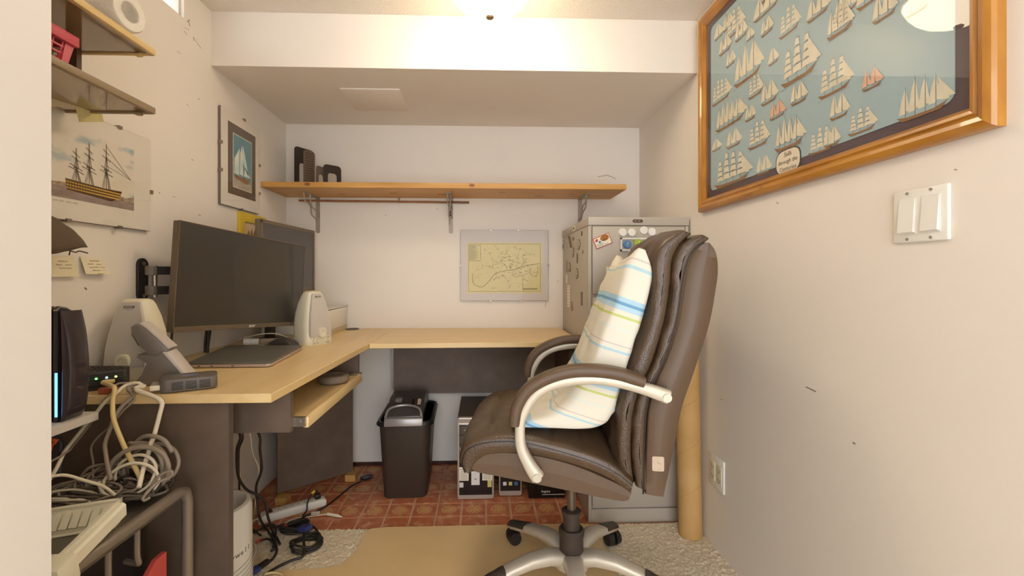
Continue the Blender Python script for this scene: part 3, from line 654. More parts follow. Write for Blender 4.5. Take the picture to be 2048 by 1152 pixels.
part('card_face', paper, t, -.033, .033, -.0026, -.0019, -.02, .02)
MB().prism([(.012 + .019 * math.cos(k * .449), .009 + .012 * math.sin(k * .449)) for k in range(14)], 'y', -.0032, -.0025).build('pizza_picture', mat('pizza', (200, 130, 44), .6, col2=(110, 56, 24), vscale=160), t)
b = MB()
b.mat(0).prism([(-.03, .01), (-.022, .018), (-.016, .011), (-.024, .003)], 'y', -.0032, -.0025); b.mat(1).prism([(-.019, .0), (-.013, .006), (-.007, .0), (-.013, -.006)], 'y', -.0032, -.0025)
b.build('logo_dice', [mat('logo_red', (190, 50, 56), .5), mat('logo_blue', (70, 120, 170), .5)], t)
text('Hungry?', .0085, 'lettering', line_m, t, (-.016, -.003, -.0085)); scribble('lettering', line_m, t, -.004, -.0155, .05, .004, -.0028, 3, 6, .0006)
t = thing('photo_magnet', 'small red and white picture card beside the striped pillow', 'magnet', atY(1221, 545, FY))
part('card', paper, t, -.018, .018, -.002, 0, -.024, .024); MB().prism([(.004 + .011 * math.cos(k * .5236), .017 * math.sin(k * .5236)) for k in range(12)], 'y', -.0026, -.0019).build('picture', mat('photo_red', (130, 56, 48), .5, col2=(50, 28, 28), vscale=120), t)
t = thing('photo_magnet', 'dark comic card magnet on the second drawer', 'magnet', atY(1200, 612, FY))
part('card', dark, t, -.016, .018, -.002, 0, -.027, .027); part('picture', mat('comic', (180, 168, 150), .5, col2=(60, 50, 46), vscale=90, contrast=(.45, .55)), t, -.013, .016, -.0026, -.0019, -.012, .018); part('picture_strip', mat('comic_green', (80, 130, 100), .5), t, -.01, .01, -.0026, -.0019, -.022, -.014)
# magnets on the cabinet's side
SX = CX0 + .002
ringm = mat('magnet_ink', (96, 84, 74), .5); mg = mat('magnet_pale', (190, 178, 160), .5)
for k, (u, v) in enumerate(((1158, 489), (1146, 505), (1139, 534), (1154, 547))):
    p = atX(u, v, SX); ra, rb = .034, .022
    t = thing('smiley_magnet', 'oval smiling face magnet on the side of the filing cabinet', 'magnet', (SX, p.y, p.z), R(-90), 'smiling face magnets')
    MB().prism([(.03 * math.cos(i * .3142), .024 * math.sin(i * .3142)) for i in range(20)], 'y', -.002, 0).build('face', ringm, t)
    MB().prism([(.026 * math.cos(i * .3142), .0205 * math.sin(i * .3142)) for i in range(20)], 'y', -.0026, -.0019).build('face_front', mg, t)
    b = MB().box(-.011, -.007, -.003, -.0025, .003, .01).box(.007, .011, -.003, -.0025, .003, .01).tube([(-.013, -.0028, -.006), (0, -.0028, -.013), (.013, -.0028, -.006)], .001, 5, smooth=4)
    b.build('smile', ringm, t)
def sidecard(label, u, v, w_, h_, m, lean=0, lines=0):
    p = atX(u, v, SX); t = thing('side_magnet', label, 'magnet', (SX, p.y, p.z), R(-90)); t.rotation_euler = (0, 0, R(-90))
    b = MB().prism([(-w_ / 2, -h_ / 2), (w_ / 2, -h_ / 2), (w_ / 2 + lean, h_ / 2), (-w_ / 2 + lean, h_ / 2)], 'y', -.002, 0); b.build('card', m, t)
    for k in range(lines):
        z = h_ / 2 - (k + .7) * h_ / (lines + .4); part('printed_line', ringm, t, -w_ * .38, w_ * .3, -.0024, -.0019, z - .0012, z + .0012)
sidecard('small dark square magnet high on the cabinet side', 1164, 467, .02, .02, ringm)
sidecard('small dark square magnet beside the pen on the cabinet side', 1147, 478, .018, .014, ringm)
sidecard('small tan square magnet on the cabinet side below the smiling faces', 1166, 504, .02, .016, mat('magnet_tan', (150, 130, 104), .5))
sidecard('black and white tag on the cabinet side near the back wall', 1127, 489, .04, .05, mat('tag', (205, 198, 188), .5, col2=(50, 46, 44), vscale=30, contrast=(.48, .55)), .01)
sidecard('pale curl-shaped magnet on the cabinet side', 1135, 500, .03, .05, mg, .01, 3)
sidecard('tall narrow white list on the cabinet side, upper one', 1133, 558, .045, .04, paper, 0, 3)
sidecard('tall narrow white list on the cabinet side, lower one', 1137, 592, .055, .11, paper, 0, 7)
sidecard('thin grey strip magnet on the cabinet side above the lists', 1128, 528, .016, .05, mg, 0)
sidecard('thin brown strip magnet on the cabinet side above the lists', 1134, 533, .01, .06, mat('magnet_rust', (130, 92, 74), .5))
p = atX(1155, 516, SX); MBo = MB().prism([(p.y + .012 * math.cos(i * .5236), p.z + .024 * math.sin(i * .5236)) for i in range(12)], 'x', SX - .003, SX).build('oval_magnet', mat('magnet_oval', (120, 102, 84), .5)); tag(MBo, 'solid dark oval magnet on the cabinet side', 'magnet')
p = atX(1144, 612, SX); MBo = MB().prism([(p.y + .02 * math.cos(i * .5236), p.z + .024 * math.sin(i * .5236)) for i in range(12)], 'x', SX - .002, SX).build('oval_magnet', mat('magnet_round_tan', (160, 128, 100), .5)); tag(MBo, 'tan round magnet peeking out behind the white list', 'magnet')
p0, p1 = atX(1138, 473, SX - .004), atX(1142, 494, SX - .004); tag(MB().cyl(p0, p1, .005, n=10).build('pen_magnet', mat('pen_brown', (118, 96, 78), .4)), 'short brown pen stuck to the cabinet side', 'pen')
t = thing('cabinet_label_frame', 'small metal label frame on the cabinet side', 'label frame', atX(1164, 597, SX), R(-90))
b = MB()
for a in ((-.012, .012, -.029, -.026), (-.012, .012, .026, .029), (-.012, -.0095, -.029, .029), (.0095, .012, -.029, .029)): b.box(a[0], a[1], -.003, 0, a[2], a[3])
b.build('rim', ringm, t); part('card', mg, t, -.01, .01, -.001, 0, -.027, .027)

# ------------------------------------------------------------------ office chair
ch = thing('office_chair', 'brown leather executive office chair with silver arms and five-star base', 'chair', (.285, 1.43, 0.0), R(171))
seam = mat('seam_dark', (34, 28, 24), .5)
n3 = lambda q, s: noise.noise(q * s)
def seat_fn(q, l, yy, side):
    if side == 0 and abs(yy) < .97:
        k = (1 - yy ** 4)
        q = q + Vector((0, 0, (-.011 * max(0, math.cos((q.x + .02) * 2 * math.pi / .085)) ** 6 + .006 * n3(q, 14) + .003 * n3(q, 40)) * k))
    return q
top = [(.296, .492), (.312, .522), (.302, .560), (.262, .583), (.20, .593), (.135, .592), (.05, .578), (-.04, .556), (-.10, .530), (-.148, .488)]
bot = [(.280, .485), (.272, .500), (.255, .520), (.225, .535), (.168, .541), (.135, .541), (.05, .530), (-.04, .506), (-.10, .480), (-.140, .455)]
MB().cushion(top, bot, .262, 8, .02, ny=40, res=7, fn=seat_fn).build('seat_cushion', leather, ch, sharp=70)
for s_ in (-1, 1):
    MB().tube([(a - .002, s_ * .2595, b - .006) for a, b in [(.296, .495), (.304, .522), (.292, .555), (.255, .574), (.2, .583), (.135, .582), (.05, .566), (-.04, .542), (-.10, .516), (-.142, .484)]], .0028, 6, smooth=5).build('piping', seam, ch)
MB().cushion([(.287, .509), (.270, .533), (.229, .545), (.168, .548), (.089, .542), (.004, .523), (-.073, .495), (-.123, .472), (-.144, .456)], [(.285, .500), (.262, .487), (.22, .480), (.168, .472), (.069, .457), (.0, .447), (-.06, .438), (-.117, .432), (-.136, .437)], .256, 22, 0, ny=30, res=5).build('seat_shell', leather_s, ch, sharp=60)
F_ = [(-.179, .452), (-.182, .584), (-.188, .675), (-.207, .746), (-.232, .805), (-.26, .896), (-.275, .998), (-.290, 1.062), (-.312, 1.096), (-.330, 1.106)]
Rr = [(-.229, .447), (-.258, .59), (-.275, .678), (-.300, .755), (-.318, .812), (-.344, .90), (-.359, .985), (-.364, 1.035), (-.358, 1.080), (-.340, 1.105)]
MB().cushion(F_, Rr, .248, 16, 0, ny=30, res=6).build('back_shell', leather_s, ch, sharp=60)
def wr(amp, sc):
    def f(q, l, yy, side):
        if side == 0: q = q + Vector((amp * n3(q, sc) + amp * .5 * n3(q, sc * 3), 0, 0)) * (1 - .5 * abs(yy))
        else: q = q
        return q
    return f
MB().cushion([(-.156, .470), (-.148, .55), (-.152, .66), (-.178, .741), (-.204, .80), (-.234, .905), (-.247, 1.0), (-.252, 1.065), (-.274, 1.108), (-.320, 1.128)],
             [(-.190, .462), (-.184, .584), (-.190, .675), (-.212, .746), (-.238, .805), (-.270, .896), (-.286, .998), (-.300, 1.055), (-.322, 1.092), (-.342, 1.114)], .248, 7, .010, ny=34, res=7, fn=wr(.009, 26)).build('back_cushion', leather, ch, sharp=70)
MB().cushion([(-.126, .480), (-.108, .55), (-.112, .64), (-.134, .746), (-.160, .82), (-.190, .906), (-.203, 1.0), (-.203, 1.065), (-.224, 1.112), (-.276, 1.141)],
             [(-.158, .472), (-.152, .55), (-.158, .66), (-.184, .741), (-.210, .80), (-.238, .905), (-.252, 1.0), (-.258, 1.06), (-.278, 1.102), (-.302, 1.128)], .238, 6, .018, ny=34, res=7, fn=wr(.011, 20)).build('back_pad', leather, ch, sharp=70)
for s_ in (-1, 1):
    MB().tube([(a + .004, s_ * .247, b) for a, b in F_], .0022, 6, smooth=5).build('piping', seam, ch)
    MB().tube([(a, s_ * .242, b) for a, b in [(-.16, .48), (-.155, .55), (-.16, .66), (-.186, .741), (-.212, .80), (-.242, .905), (-.255, 1.0), (-.262, 1.06), (-.278, 1.102)]], .0022, 6, smooth=5).build('piping', seam, ch)
    # arm: silver loop with a padded top
    def band(path, ht, hwid, y, res=6):
        P = crom([(a, 0, b) for a, b in path], res); rings = []
        for i, p in enumerate(P):
            t_ = (P[min(i + 1, len(P) - 1)] - P[max(i - 1, 0)]).normalized(); nn = Vector((-t_.z, 0, t_.x))
            e = min(1, .7 + 4 * min(i, len(P) - 1 - i) / len(P)); h2 = (ht(i / (len(P) - 1)) if callable(ht) else ht) * e ** .5
            rings.append([p + Vector((0, y, 0)) + nn * (h2 * math.copysign(abs(math.cos(k * math.pi / 8)) ** .55, math.cos(k * math.pi / 8))) + Vector((0, hwid * math.copysign(abs(math.sin(k * math.pi / 8)) ** .55, math.sin(k * math.pi / 8)), 0)) for k in range(16)])
        return MB().loft(rings)
    ya = s_ * .285
    ar = band([(.097, .497), (.118, .527), (.140, .573), (.144, .62), (.138, .655), (.108, .708), (.055, .742), (-.03, .757), (-.11, .750), (-.18, .733), (-.228, .717)], lambda t_: .0130 + .0085 * abs(2 * t_ - 1) ** 5, .0165, ya).build('armrest', silver, ch, sharp=50)
    band([(.157, .634), (.152, .676), (.126, .722), (.082, .753), (.022, .774), (-.04, .779), (-.105, .773), (-.168, .754)], .0155, .0265, ya).build('arm_pad', leather_s, ar, sharp=60)
    for (a, c) in ((.099, .502), (-.222, .718)): MB().mat(0).cyl((a, ya + s_ * .012, c), (a, ya + s_ * .0172, c), .0115, n=20).mat(1).cyl((a, ya + s_ * .012, c), (a, ya + s_ * .0195, c), .0102, n=20).build('bolt_cap', [silver, silver], ar)
    for (a, c) in ((.099, .502), (-.222, .718)): MB().cyl((a, s_ * .24, c), (a, ya, c), .012, n=12).build('arm_mount', softblack, ar)
MB().prism(rrect(.03, .038, .004), 'y', .2475, .2495).build('leather_tag', mat('leather_tag', (196, 176, 154), .7), ch).location = (-.212, .0, .533)
scribble('tag_lettering', mat('tag_ink', (176, 148, 118), .7), ch, -.212, .519, .018, .003, .2496, 1, 3, .0004); scribble('tag_emblem', mat('tag_ink', (176, 148, 118), .7), ch, -.212, .536, .014, .004, .2496, 1, 8, .0005, .5)
MB().cyl((0, 0, .17), (0, 0, .44), .0145, n=20).build('gas_lift', mat('lift_steel', (120, 108, 98), .3, metal=.8), ch)
MB().cyl((0, 0, .20), (0, 0, .262), .026, n=24).lathe([(.031, .262), (.031, .272), (.022, .276)], n=24).build('lift_collar', softblack, ch)
MB().cyl((0, 0, .118), (0, 0, .213), .0375, n=28).lathe([(.040, .195), (.041, .21), (.036, .216), (.026, .216)], n=28).build('hub_cover', softblack, ch)
MB().box(-.09, .10, -.06, .06, .425, .455, bev=.01).build('tilt_mechanism', softblack, ch)
MB().lathe([(.03, .085), (.055, .10), (.06, .125), (.05, .14), (.03, .142)], n=24).build('hub', silver, ch)
for k in range(5):
    a = R(50 - 171 + 72 * k); ca, sa = math.cos(a), math.sin(a)
    rings = []
    for r_, zc_, hw_, hh_ in ((.03, .125, .034, .020), (.08, .137, .030, .020), (.14, .133, .027, .018), (.20, .118, .025, .016), (.26, .098, .023, .014), (.315, .079, .020, .012), (.33, .073, .013, .008)):
        ring = []
        for j in range(14):
            th = 2 * math.pi * j / 14; cy = hw_ * math.copysign(abs(math.cos(th)) ** .6, math.cos(th)); cz_ = hh_ * math.copysign(abs(math.sin(th)) ** .6, math.sin(th))
            ring.append((ca * r_ - sa * cy, sa * r_ + ca * cy, zc_ + cz_))
        rings.append(ring)
    lg = MB().loft(rings).build('base_leg', silver, ch, sharp=60)
    rings = []
    for i in range(9):
        f_ = i / 8; r_ = .225 + .118 * f_; zc_ = .1085 - .038 * f_; rib = .0018 if i % 2 else 0; hw_ = (.0255 - .005 * f_) * (1 if i < 8 else .55); hh_ = (.0175 - .004 * f_ + rib) * (1 if i < 8 else .5)
        rings.append([(ca * r_ - sa * hw_ * math.cos(th), sa * r_ + ca * hw_ * math.cos(th), zc_ + .003 + hh_ * math.sin(th) * (1 if math.sin(th) > 0 else .3)) for th in [2 * math.pi * j / 14 for j in range(14)]])
    MB().loft(rings).build('foot_pad', softblack, lg, sharp=30)
    cx_, cy_ = ca * .315, sa * .315; cs = MB()
    wa = R(30 + 83 * k)
    wx, wy = math.cos(wa), math.sin(wa)
    for s_ in (-1, 1): cs.cyl((cx_ + wx * .006 * s_, cy_ + wy * .006 * s_, .0385), (cx_ + wx * .026 * s_, cy_ + wy * .026 * s_, .0385), .026, .023, n=20)
    cs.cyl((cx_, cy_, .035), (cx_, cy_, .075), .009, n=10)
    cs.build('caster', black, lg)

# ------------------------------------------------------------------ striped pillow
pm = bpy.data.materials.new('striped_cotton'); pm.use_nodes = True; nt = pm.node_tree; b_ = nt.nodes['Principled BSDF']; b_.inputs['Roughness'].default_value = .85
uvn = nt.nodes.new('ShaderNodeUVMap'); sx_ = nt.nodes.new('ShaderNodeSeparateXYZ'); ml = nt.nodes.new('ShaderNodeMath'); ml.operation = 'MULTIPLY'; ml.inputs[1].default_value = 2.75
fr = nt.nodes.new('ShaderNodeMath'); fr.operation = 'FRACT'; rp = nt.nodes.new('ShaderNodeValToRGB'); rp.color_ramp.interpolation = 'CONSTANT'
nt.links.new(uvn.outputs[0], sx_.inputs[0]); nt.links.new(sx_.outputs[0], ml.inputs[0]); nt.links.new(ml.outputs[0], fr.inputs[0]); nt.links.new(fr.outputs[0], rp.inputs[0]); nt.links.new(rp.outputs[0], b_.inputs['Base Color'])
wcol = (226, 220, 204)
st = [(0, wcol), (.10, (206, 190, 184)), (.115, wcol), (.17, (176, 206, 214)), (.20, wcol), (.52, (172, 205, 222)), (.58, (112, 160, 196)), (.62, (178, 208, 224)), (.68, wcol), (.74, (196, 204, 120)), (.77, wcol), (.9, (214, 222, 214)), (.92, wcol)]
el = rp.color_ramp.elements
el[0].position = 0; el[0].color = (*lin(wcol), 1); el[1].position = .10; el[1].color = (*lin(st[1][1]), 1)
for p_, c_ in st[2:]: e = el.new(p_); e.color = (*lin(c_), 1)
def pil_fn(q, l, yy, side):
    amp = .012 * (1 - abs(yy) ** 8) * (1.6 if l > .7 else .8)
    q = q + Vector((amp * n3(q, 9) + amp * .6 * n3(q, 26), 0, amp * .5 * n3(q, 12)))
    if l < .12: q = q + Vector((0, 0, .022 * (abs(yy) ** 2 - .35) * (1 - l / .12) * 2))
    return q
fc = [(-.168, 1.060), (-.140, 1.03), (-.100, .93), (-.062, .83), (-.024, .74), (.016, .675), (.066, .640), (.115, .622), (.165, .604)]
rc = [(-.196, 1.050), (-.216, 1.0), (-.190, .90), (-.164, .80), (-.136, .71), (-.112, .640), (-.066, .600), (.04, .597), (.160, .598)]
o = MB().cushion(fc, rc, .205, 6, .012, ny=36, res=9, fn=pil_fn, y0=.03).build('striped_pillow', pm, sharp=180, keep=True)
o.location = ch.location + Vector((-.007, .001, .008)); o.rotation_euler = ch.rotation_euler
tag(o, 'white pillow with blue and green stripes slumped against the chair back', 'pillow')

# ------------------------------------------------------------------ monitors
scr = mat('screen', (44, 38, 33), .42, spec=1.0, coat=.4)
bez = mat('bezel', (108, 92, 74), .45)
def monitor(label, p0, p1, zb, zt, roll, chin, border, name='monitor'):
    # p0 near lower corner in plan, p1 far; screen faces the right-hand side of the run
    p0, p1 = Vector(p0), Vector(p1); d = p1 - p0; w_ = d.length; rz = math.atan2(d.y, d.x); h_ = zt - zb
    t = thing(name, label, 'monitor', ((p0.x + p1.x) / 2, (p0.y + p1.y) / 2, (zb + zt) / 2), rz); t.rotation_mode = 'XYZ'; t.rotation_euler = (0, roll, rz)
    # local x along the run, -y towards the viewer
    part('housing', bez, t, -w_ / 2, w_ / 2, 0, .022, -h_ / 2, h_ / 2, bev=.003)
    part('back_bulge', softblack, t, -w_ * .33, w_ * .33, .02, .045, -h_ * .3, h_ * .3, bev=.01)
    b = MB()
    for a in ((-w_ / 2, w_ / 2, h_ / 2 - border, h_ / 2), (-w_ / 2, w_ / 2, -h_ / 2, -h_ / 2 + chin), (-w_ / 2, -w_ / 2 + border, -h_ / 2, h_ / 2), (w_ / 2 - border, w_ / 2, -h_ / 2, h_ / 2)): b.box(a[0], a[1], -.004, .001, a[2], a[3], bev=.001, seg=1)
    fb = b.build('front_bezel', bez, t)
    part('screen', scr, t, -w_ / 2 + border, w_ / 2 - border, -.002, .001, -h_ / 2 + chin, h_ / 2 - border)
    return t, w_, h_
m1, w1, h1 = monitor('large dark widescreen monitor carried by the black wall arm', (-.926, 1.391), (-.775, 1.979), .829, 1.170, R(4.0), .016, .003)
text('acer', .017, 'logo_lettering', white, m1, (.012, -.0045, -h1 / 2 + .009), shear=.25)
m2, w2, h2 = monitor('smaller grey-framed monitor standing behind the large one', (-.890, 1.836), (-.859, 2.33), .947, 1.250, R(0), .018, .016)
MB().box(-.11, -.07, .03, .06, -h2 / 2 - .203, 0, bev=.004).build('stand_column', softblack, m2)
MB().prism(rrect(.17, .12, .03, cx=-.10, cz=.055), 'z', -h2 / 2 - .2099, -h2 / 2 - .20).build('stand_base', softblack, m2)
MB().box(-.03, .06, -.003, .018, -h2 / 2 - .025, -h2 / 2, bev=.003).build('speaker_bar', mat('grey_bar', (150, 138, 122), .5), m2)
for k in range(3): MB().cyl((.07 + k * .02, -.006, -h2 / 2 + .004), (.07 + k * .02, -.003, -h2 / 2 + .004), .003, n=8).build('button', white, m2)
# wall arm
pl0 = atX(271, 517, XL); pl1 = atX(292, 600, XL)
yc = (pl0.y + pl1.y) / 2; zc = (pl0.z + pl1.z) / 2; hz = (pl0.z - pl1.z) / 2
t = thing('monitor_wall_mount', 'black swivel wall arm holding the large monitor', 'wall mount', (XL, yc, zc), R(90))
MB().prism(rrect(.042, 2 * hz + .004, .0205), 'y', -.008, 0, bev=.001, seg=1).build('wall_plate', black, t)
MB().cyl((0, -.011, hz - .014), (0, -.007, hz - .014), .006, n=14).cyl((0, -.011, -hz + .014), (0, -.007, -hz + .014), .006, n=14).build('screw', chrome, t)
for z in (.028, -.034):
    MB().box(.004, .030, -.034, -.006, z - .015, z + .015, bev=.004).build('hinge_block', mat('hinge_grey', (140, 130, 120), .4), t)
MB().cyl((.022, -.026, -.055), (.022, -.026, .045), .007, n=14).build('hinge_pin', chrome, t)
# arm runs from the hinge to the back of the screen
mid = m1.location - Vector((XL, yc, zc)); rx_, ry_ = mid.y, -mid.x    # to local: x=world y, y=-world x
for z in (.028, -.034):
    a = Vector((.022, -.026)); e = Vector((rx_ - .10, ry_ + .052)); d = (e - a).normalized(); nn = Vector((-d.y, d.x)) * .007
    MB().prism([tuple(a + nn), tuple(e + nn), tuple(e - nn), tuple(a - nn)], 'z', z - .013, z + .013).build('arm_bar', black, t)
MB().box(rx_ - .12, rx_ - .06, ry_ + .035, ry_ + .06, -.06, .05, bev=.004).build('screen_plate', black, t)

# ------------------------------------------------------------------ speakers
def speaker(label, x, y, rz, controls):
    t = thing('desk_speaker', label, 'speaker', (x, y, DZ), R(rz), 'desk speakers')
    def ring(z, hw_, yf, yb, n=28, e=.5):
        return [(hw_ * math.copysign(abs(math.cos(2 * math.pi * k / n)) ** e, math.cos(2 * math.pi * k / n)), (yf + yb) / 2 + (yb - yf) / 2 * math.copysign(abs(math.sin(2 * math.pi * k / n)) ** e, math.sin(2 * math.pi * k / n)), z) for k in range(n)]
    pf = [(0, .066, -.056, .05), (.006, .069, -.058, .052), (.03, .066, -.056, .052), (.05, .064, -.053, .056), (.09, .062, -.05, .058), (.13, .056, -.045, .056), (.17, .047, -.038, .048), (.2, .038, -.03, .036), (.213, .032, -.024, .028), (.218, .024, -.016, .02)]
    bd = MB().loft([ring(*p) for p in pf]).build('cabinet', cream, t, sharp=60)
    # cloth front, proud of the cabinet
    fr_ = [(.036, .052, -.0585), (.06, .0515, -.056), (.09, .05, -.0535), (.13, .045, -.0485), (.17, .037, -.0415), (.2, .029, -.0335), (.21, .024, -.028)]
    rings = [[(-hw_, yf + .012, z), (-hw_ + .003, yf, z), (hw_ - .003, yf, z), (hw_, yf + .012, z)] for z, hw_, yf in fr_]
    MB().loft(rings).build('cloth_front', grille, t, sharp=50)
    def loop(hx, hz, e, y): return [(hx * math.copysign(abs(math.cos(k * math.pi / 14)) ** e, math.cos(k * math.pi / 14)), y, .051 + hz * math.copysign(abs(math.sin(k * math.pi / 14)) ** e, math.sin(k * math.pi / 14))) for k in range(28)]
    MB().loft([loop(.015, .020, .8, -.050), loop(.0165, .0215, .8, -.066), loop(.0155, .0205, .8, -.069), loop(.0115, .0125, 1, -.069), loop(.0105, .0115, 1, -.067), loop(.0100, .0110, 1, -.0595)], cap=False).build('port_surround', cream, t, sharp=40)
    MB().cyl((0, -.0597, .051), (0, -.0585, .051), .0115, n=20).build('port', cream, t)
    b = part('badge', mat('badge_dark', (60, 54, 50), .4), t, -.012, .012, -.0375, -.034, .195, .2); b.rotation_euler = (0, 0, 0)
    part('badge_plate', silver, t, -.010, .010, -.0381, -.0372, .1965, .1985)
    if controls:
        for xx in (-.034, -.018, .034): MB().cyl((xx, -.0605, .02), (xx, -.055, .02), .0045, n=12).build('knob', cream, t)
        b = MB()
        for xx in (-.034, -.018, .026, .034): b.box(xx - .005, xx + .005, -.0586, -.0578, .008, .0095).box(xx - .003, xx + .003, -.0586, -.0578, .028, .0295)
        b.build('control_markings', line_m, t)
    return t
speaker('cream desk speaker with grey cloth front behind the cable modem', -.970, 1.30, 8, False)
speaker('cream desk speaker with control knobs beside the printer', -.708, 1.905, 56, True)

# ------------------------------------------------------------------ printer, coaster ring, mouse, laptop
pt = thing('printer', 'low white inkjet printer in the corner of the desk', 'printer', (-.86, 2.255, DZ))
MB().prism([(-.14, .015), (.134, .015), (.142, .12), (-.14, .105)], 'y', -.18, .18, bev=.004).build('body', white, pt)
part('paper_tray', mat('tray_tan', (196, 178, 140), .5), pt, -.14, .138, -.175, .175, .0, .024)
MB().prism([(-.14, .1075), (.143, .1228), (.143, .1268), (-.14, .114)], 'y', -.183, .183, bev=.001, seg=1).build('lid', white, pt)
part('control_panel', mat('printer_grey', (190, 186, 180), .4), pt, .0, .10, -.17, -.10, .116, .1235).rotation_euler = (0, 0, 0)
tag(MB().lathe([(.0345, 0), (.0345, .004), (.029, .005), (.029, .002), (.001, .002)], (-.685, 2.40, DZ), 32).build('coaster', mat('coaster', (90, 82, 70), .5)), 'thin round dark coaster on the desk beside the printer', 'coaster')
lp = [atZ(372, 737, DZ), atZ(541, 735, DZ), atZ(606, 699, DZ), atZ(455, 699, DZ)]
t = thing('laptop', 'closed thin grey laptop lying on the desk', 'laptop', ((lp[0] + lp[2]) / 2).xy.to_3d() + Vector((0, 0, DZ)))
c_ = t.location
def inset(P, k): g = sum(P, Vector()) / len(P); return [tuple((g + (p - g) * k - c_).xy) for p in P]
def rounded(P, r=.16, n=5):
    out = []
    for i in range(len(P)):
        a, b, c = Vector(P[i - 1]), Vector(P[i]), Vector(P[(i + 1) % len(P)])
        p0 = b + (a - b).normalized() * .018; p2 = b + (c - b).normalized() * .018
        for k in range(n + 1): s_ = k / n; out.append(tuple(p0 * (1 - s_) ** 2 + b * 2 * s_ * (1 - s_) + p2 * s_ * s_))
    return out
MB().prism(rounded(inset(lp, 1)), 'z', .002, .011, bev=.0015, seg=2).build('base', mat('laptop_silver', (190, 168, 154), .35, metal=.3), t)
MB().prism(rounded(inset(lp, .998)), 'z', .0115, .017, bev=.002, seg=2).build('lid', mat('laptop_lid', (96, 94, 86), .42, var=.12, vscale=5, stretch=(1, 5, 1)), t)
for (fx, nm) in ((.15, 'port'), (.3, 'port'), (.55, 'port')):
    q = lp[0].lerp(lp[1], fx) - c_; part('port_slot', dark, t, q.x - .004, q.x + .004, q.y - .0006, q.y + .002, .005, .0075)
for p in inset(lp, .9): MB().cyl((p[0], p[1], 0), (p[0], p[1], .0025), .006, n=10).build('rubber_foot', dark, t)
t = thing('computer_mouse', 'black wireless computer mouse just behind the laptop', 'mouse', (-.788, 1.808, DZ + .0005), R(176))
MB().cushion([(-.052, .004), (-.046, .022), (-.02, .036), (.015, .036), (.043, .022), (.054, .006)], [(-.05, 0), (-.04, 0), (-.015, 0), (.015, 0), (.04, 0), (.052, 0)], .031, 3, 0, ny=16).build('shell', mat('mouse_black', (62, 56, 52), .28), t, sharp=80)
MB().cyl((.032, -.004, .026), (.032, .004, .026), .009, n=16).build('scroll_wheel', mat('wheel_grey', (120, 112, 104), .4), t)

# small things under the big monitor
def tubeobj(name, label, cat, path, r, m, smooth=6, group=None, n=8, parent=None):
    o = MB().tube(path, r, n, smooth=smooth).build(name, m, parent, world=parent is not None)
    if parent is None and name != 'white_hose': CABLES.append((o, path, r, m, n, smooth))
    return tag(o, label, cat, group) if parent is None else o
CABLES = []; BLOCKS = []      # BLOCKS: (object or matrix, half sizes, centre) that a cable may not enter
wcab = mat('white_cable', (228, 216, 192), .5); gcab = mat('grey_cable', (150, 136, 120), .5); bcab = mat('black_cable', (48, 42, 36), .5); ycab = mat('yellow_cable', (226, 202, 142), .5)
tubeobj('charging_cable', 'white cable lying behind the laptop', 'cable', [atZ(404, 718, DZ + .003), atZ(425, 709, DZ + .003), atZ(447, 699, DZ + .003), atZ(468, 694, DZ + .003), atZ(500, 693, DZ + .003), atZ(526, 690, DZ + .003)], .003, wcab)
tubeobj('looped_cable', 'thin white cable arching under the large monitor', 'cable', [atZ(462, 684, DZ + .002), (-.90, 1.82, .785), (-.85, 1.87, .785), (-.82, 1.93, .76), (-.81, 1.985, DZ + .002)], .0022, wcab)
t = thing('spray_bottle', 'small clear bottle with white cap lying under the monitor', 'bottle', Vector((-.895, 1.858, DZ + .016)), R(4))
BLOCKS.append((t, (.0785, .016, .016), (.0125, 0, 0)))
MB().cyl((.0, 0, 0), (.09, 0, 0), .0135, n=16).cyl((.0, 0, 0), (-.008, 0, 0), .0135, .008, n=16).build('bottle_body', mat('clear_plastic', (216, 200, 176), .15, trans=.6), t)
MB().cyl((-.04, 0, 0), (-.008, 0, 0), .0125, n=16).cyl((-.065, 0, 0), (-.038, 0, 0), .0155, n=16).build('cap', white, t)
tag(MB().cyl((-.955, 1.795, DZ + .005), (-.86, 1.800, DZ + .005), .0045, n=10).build('pen', mat('pen_peach', (232, 176, 140), .4)), 'peach coloured pen lying behind the mouse', 'pen')
tag(MB().tube([(-.992, 1.66, DZ + .004), (-.990, 1.668, .80), (-.965, 1.662, .90), (-.895, 1.655, .945)], .005, 8, smooth=4).tube([(-1.006, 1.67, DZ + .004), (-1.004, 1.672, .80), (-.98, 1.672, .90), (-.895, 1.672, .955)], .005, 8, smooth=4).build('monitor_cables', bcab), 'pair of black monitor cables dropping to the desk behind the laptop', 'cable')
tag(MB().tube([Vector((-.928, 1.455, .955)), atX(347, 632, -.962), atX(347, 640, -.97), atX(343, 680, -.97), atX(342, 716, -.97)], [.004, .0035, .003], 8, smooth=4).build('dangling_cable', bcab), 'single dark cable hanging behind the lower corner of the large monitor', 'cable')
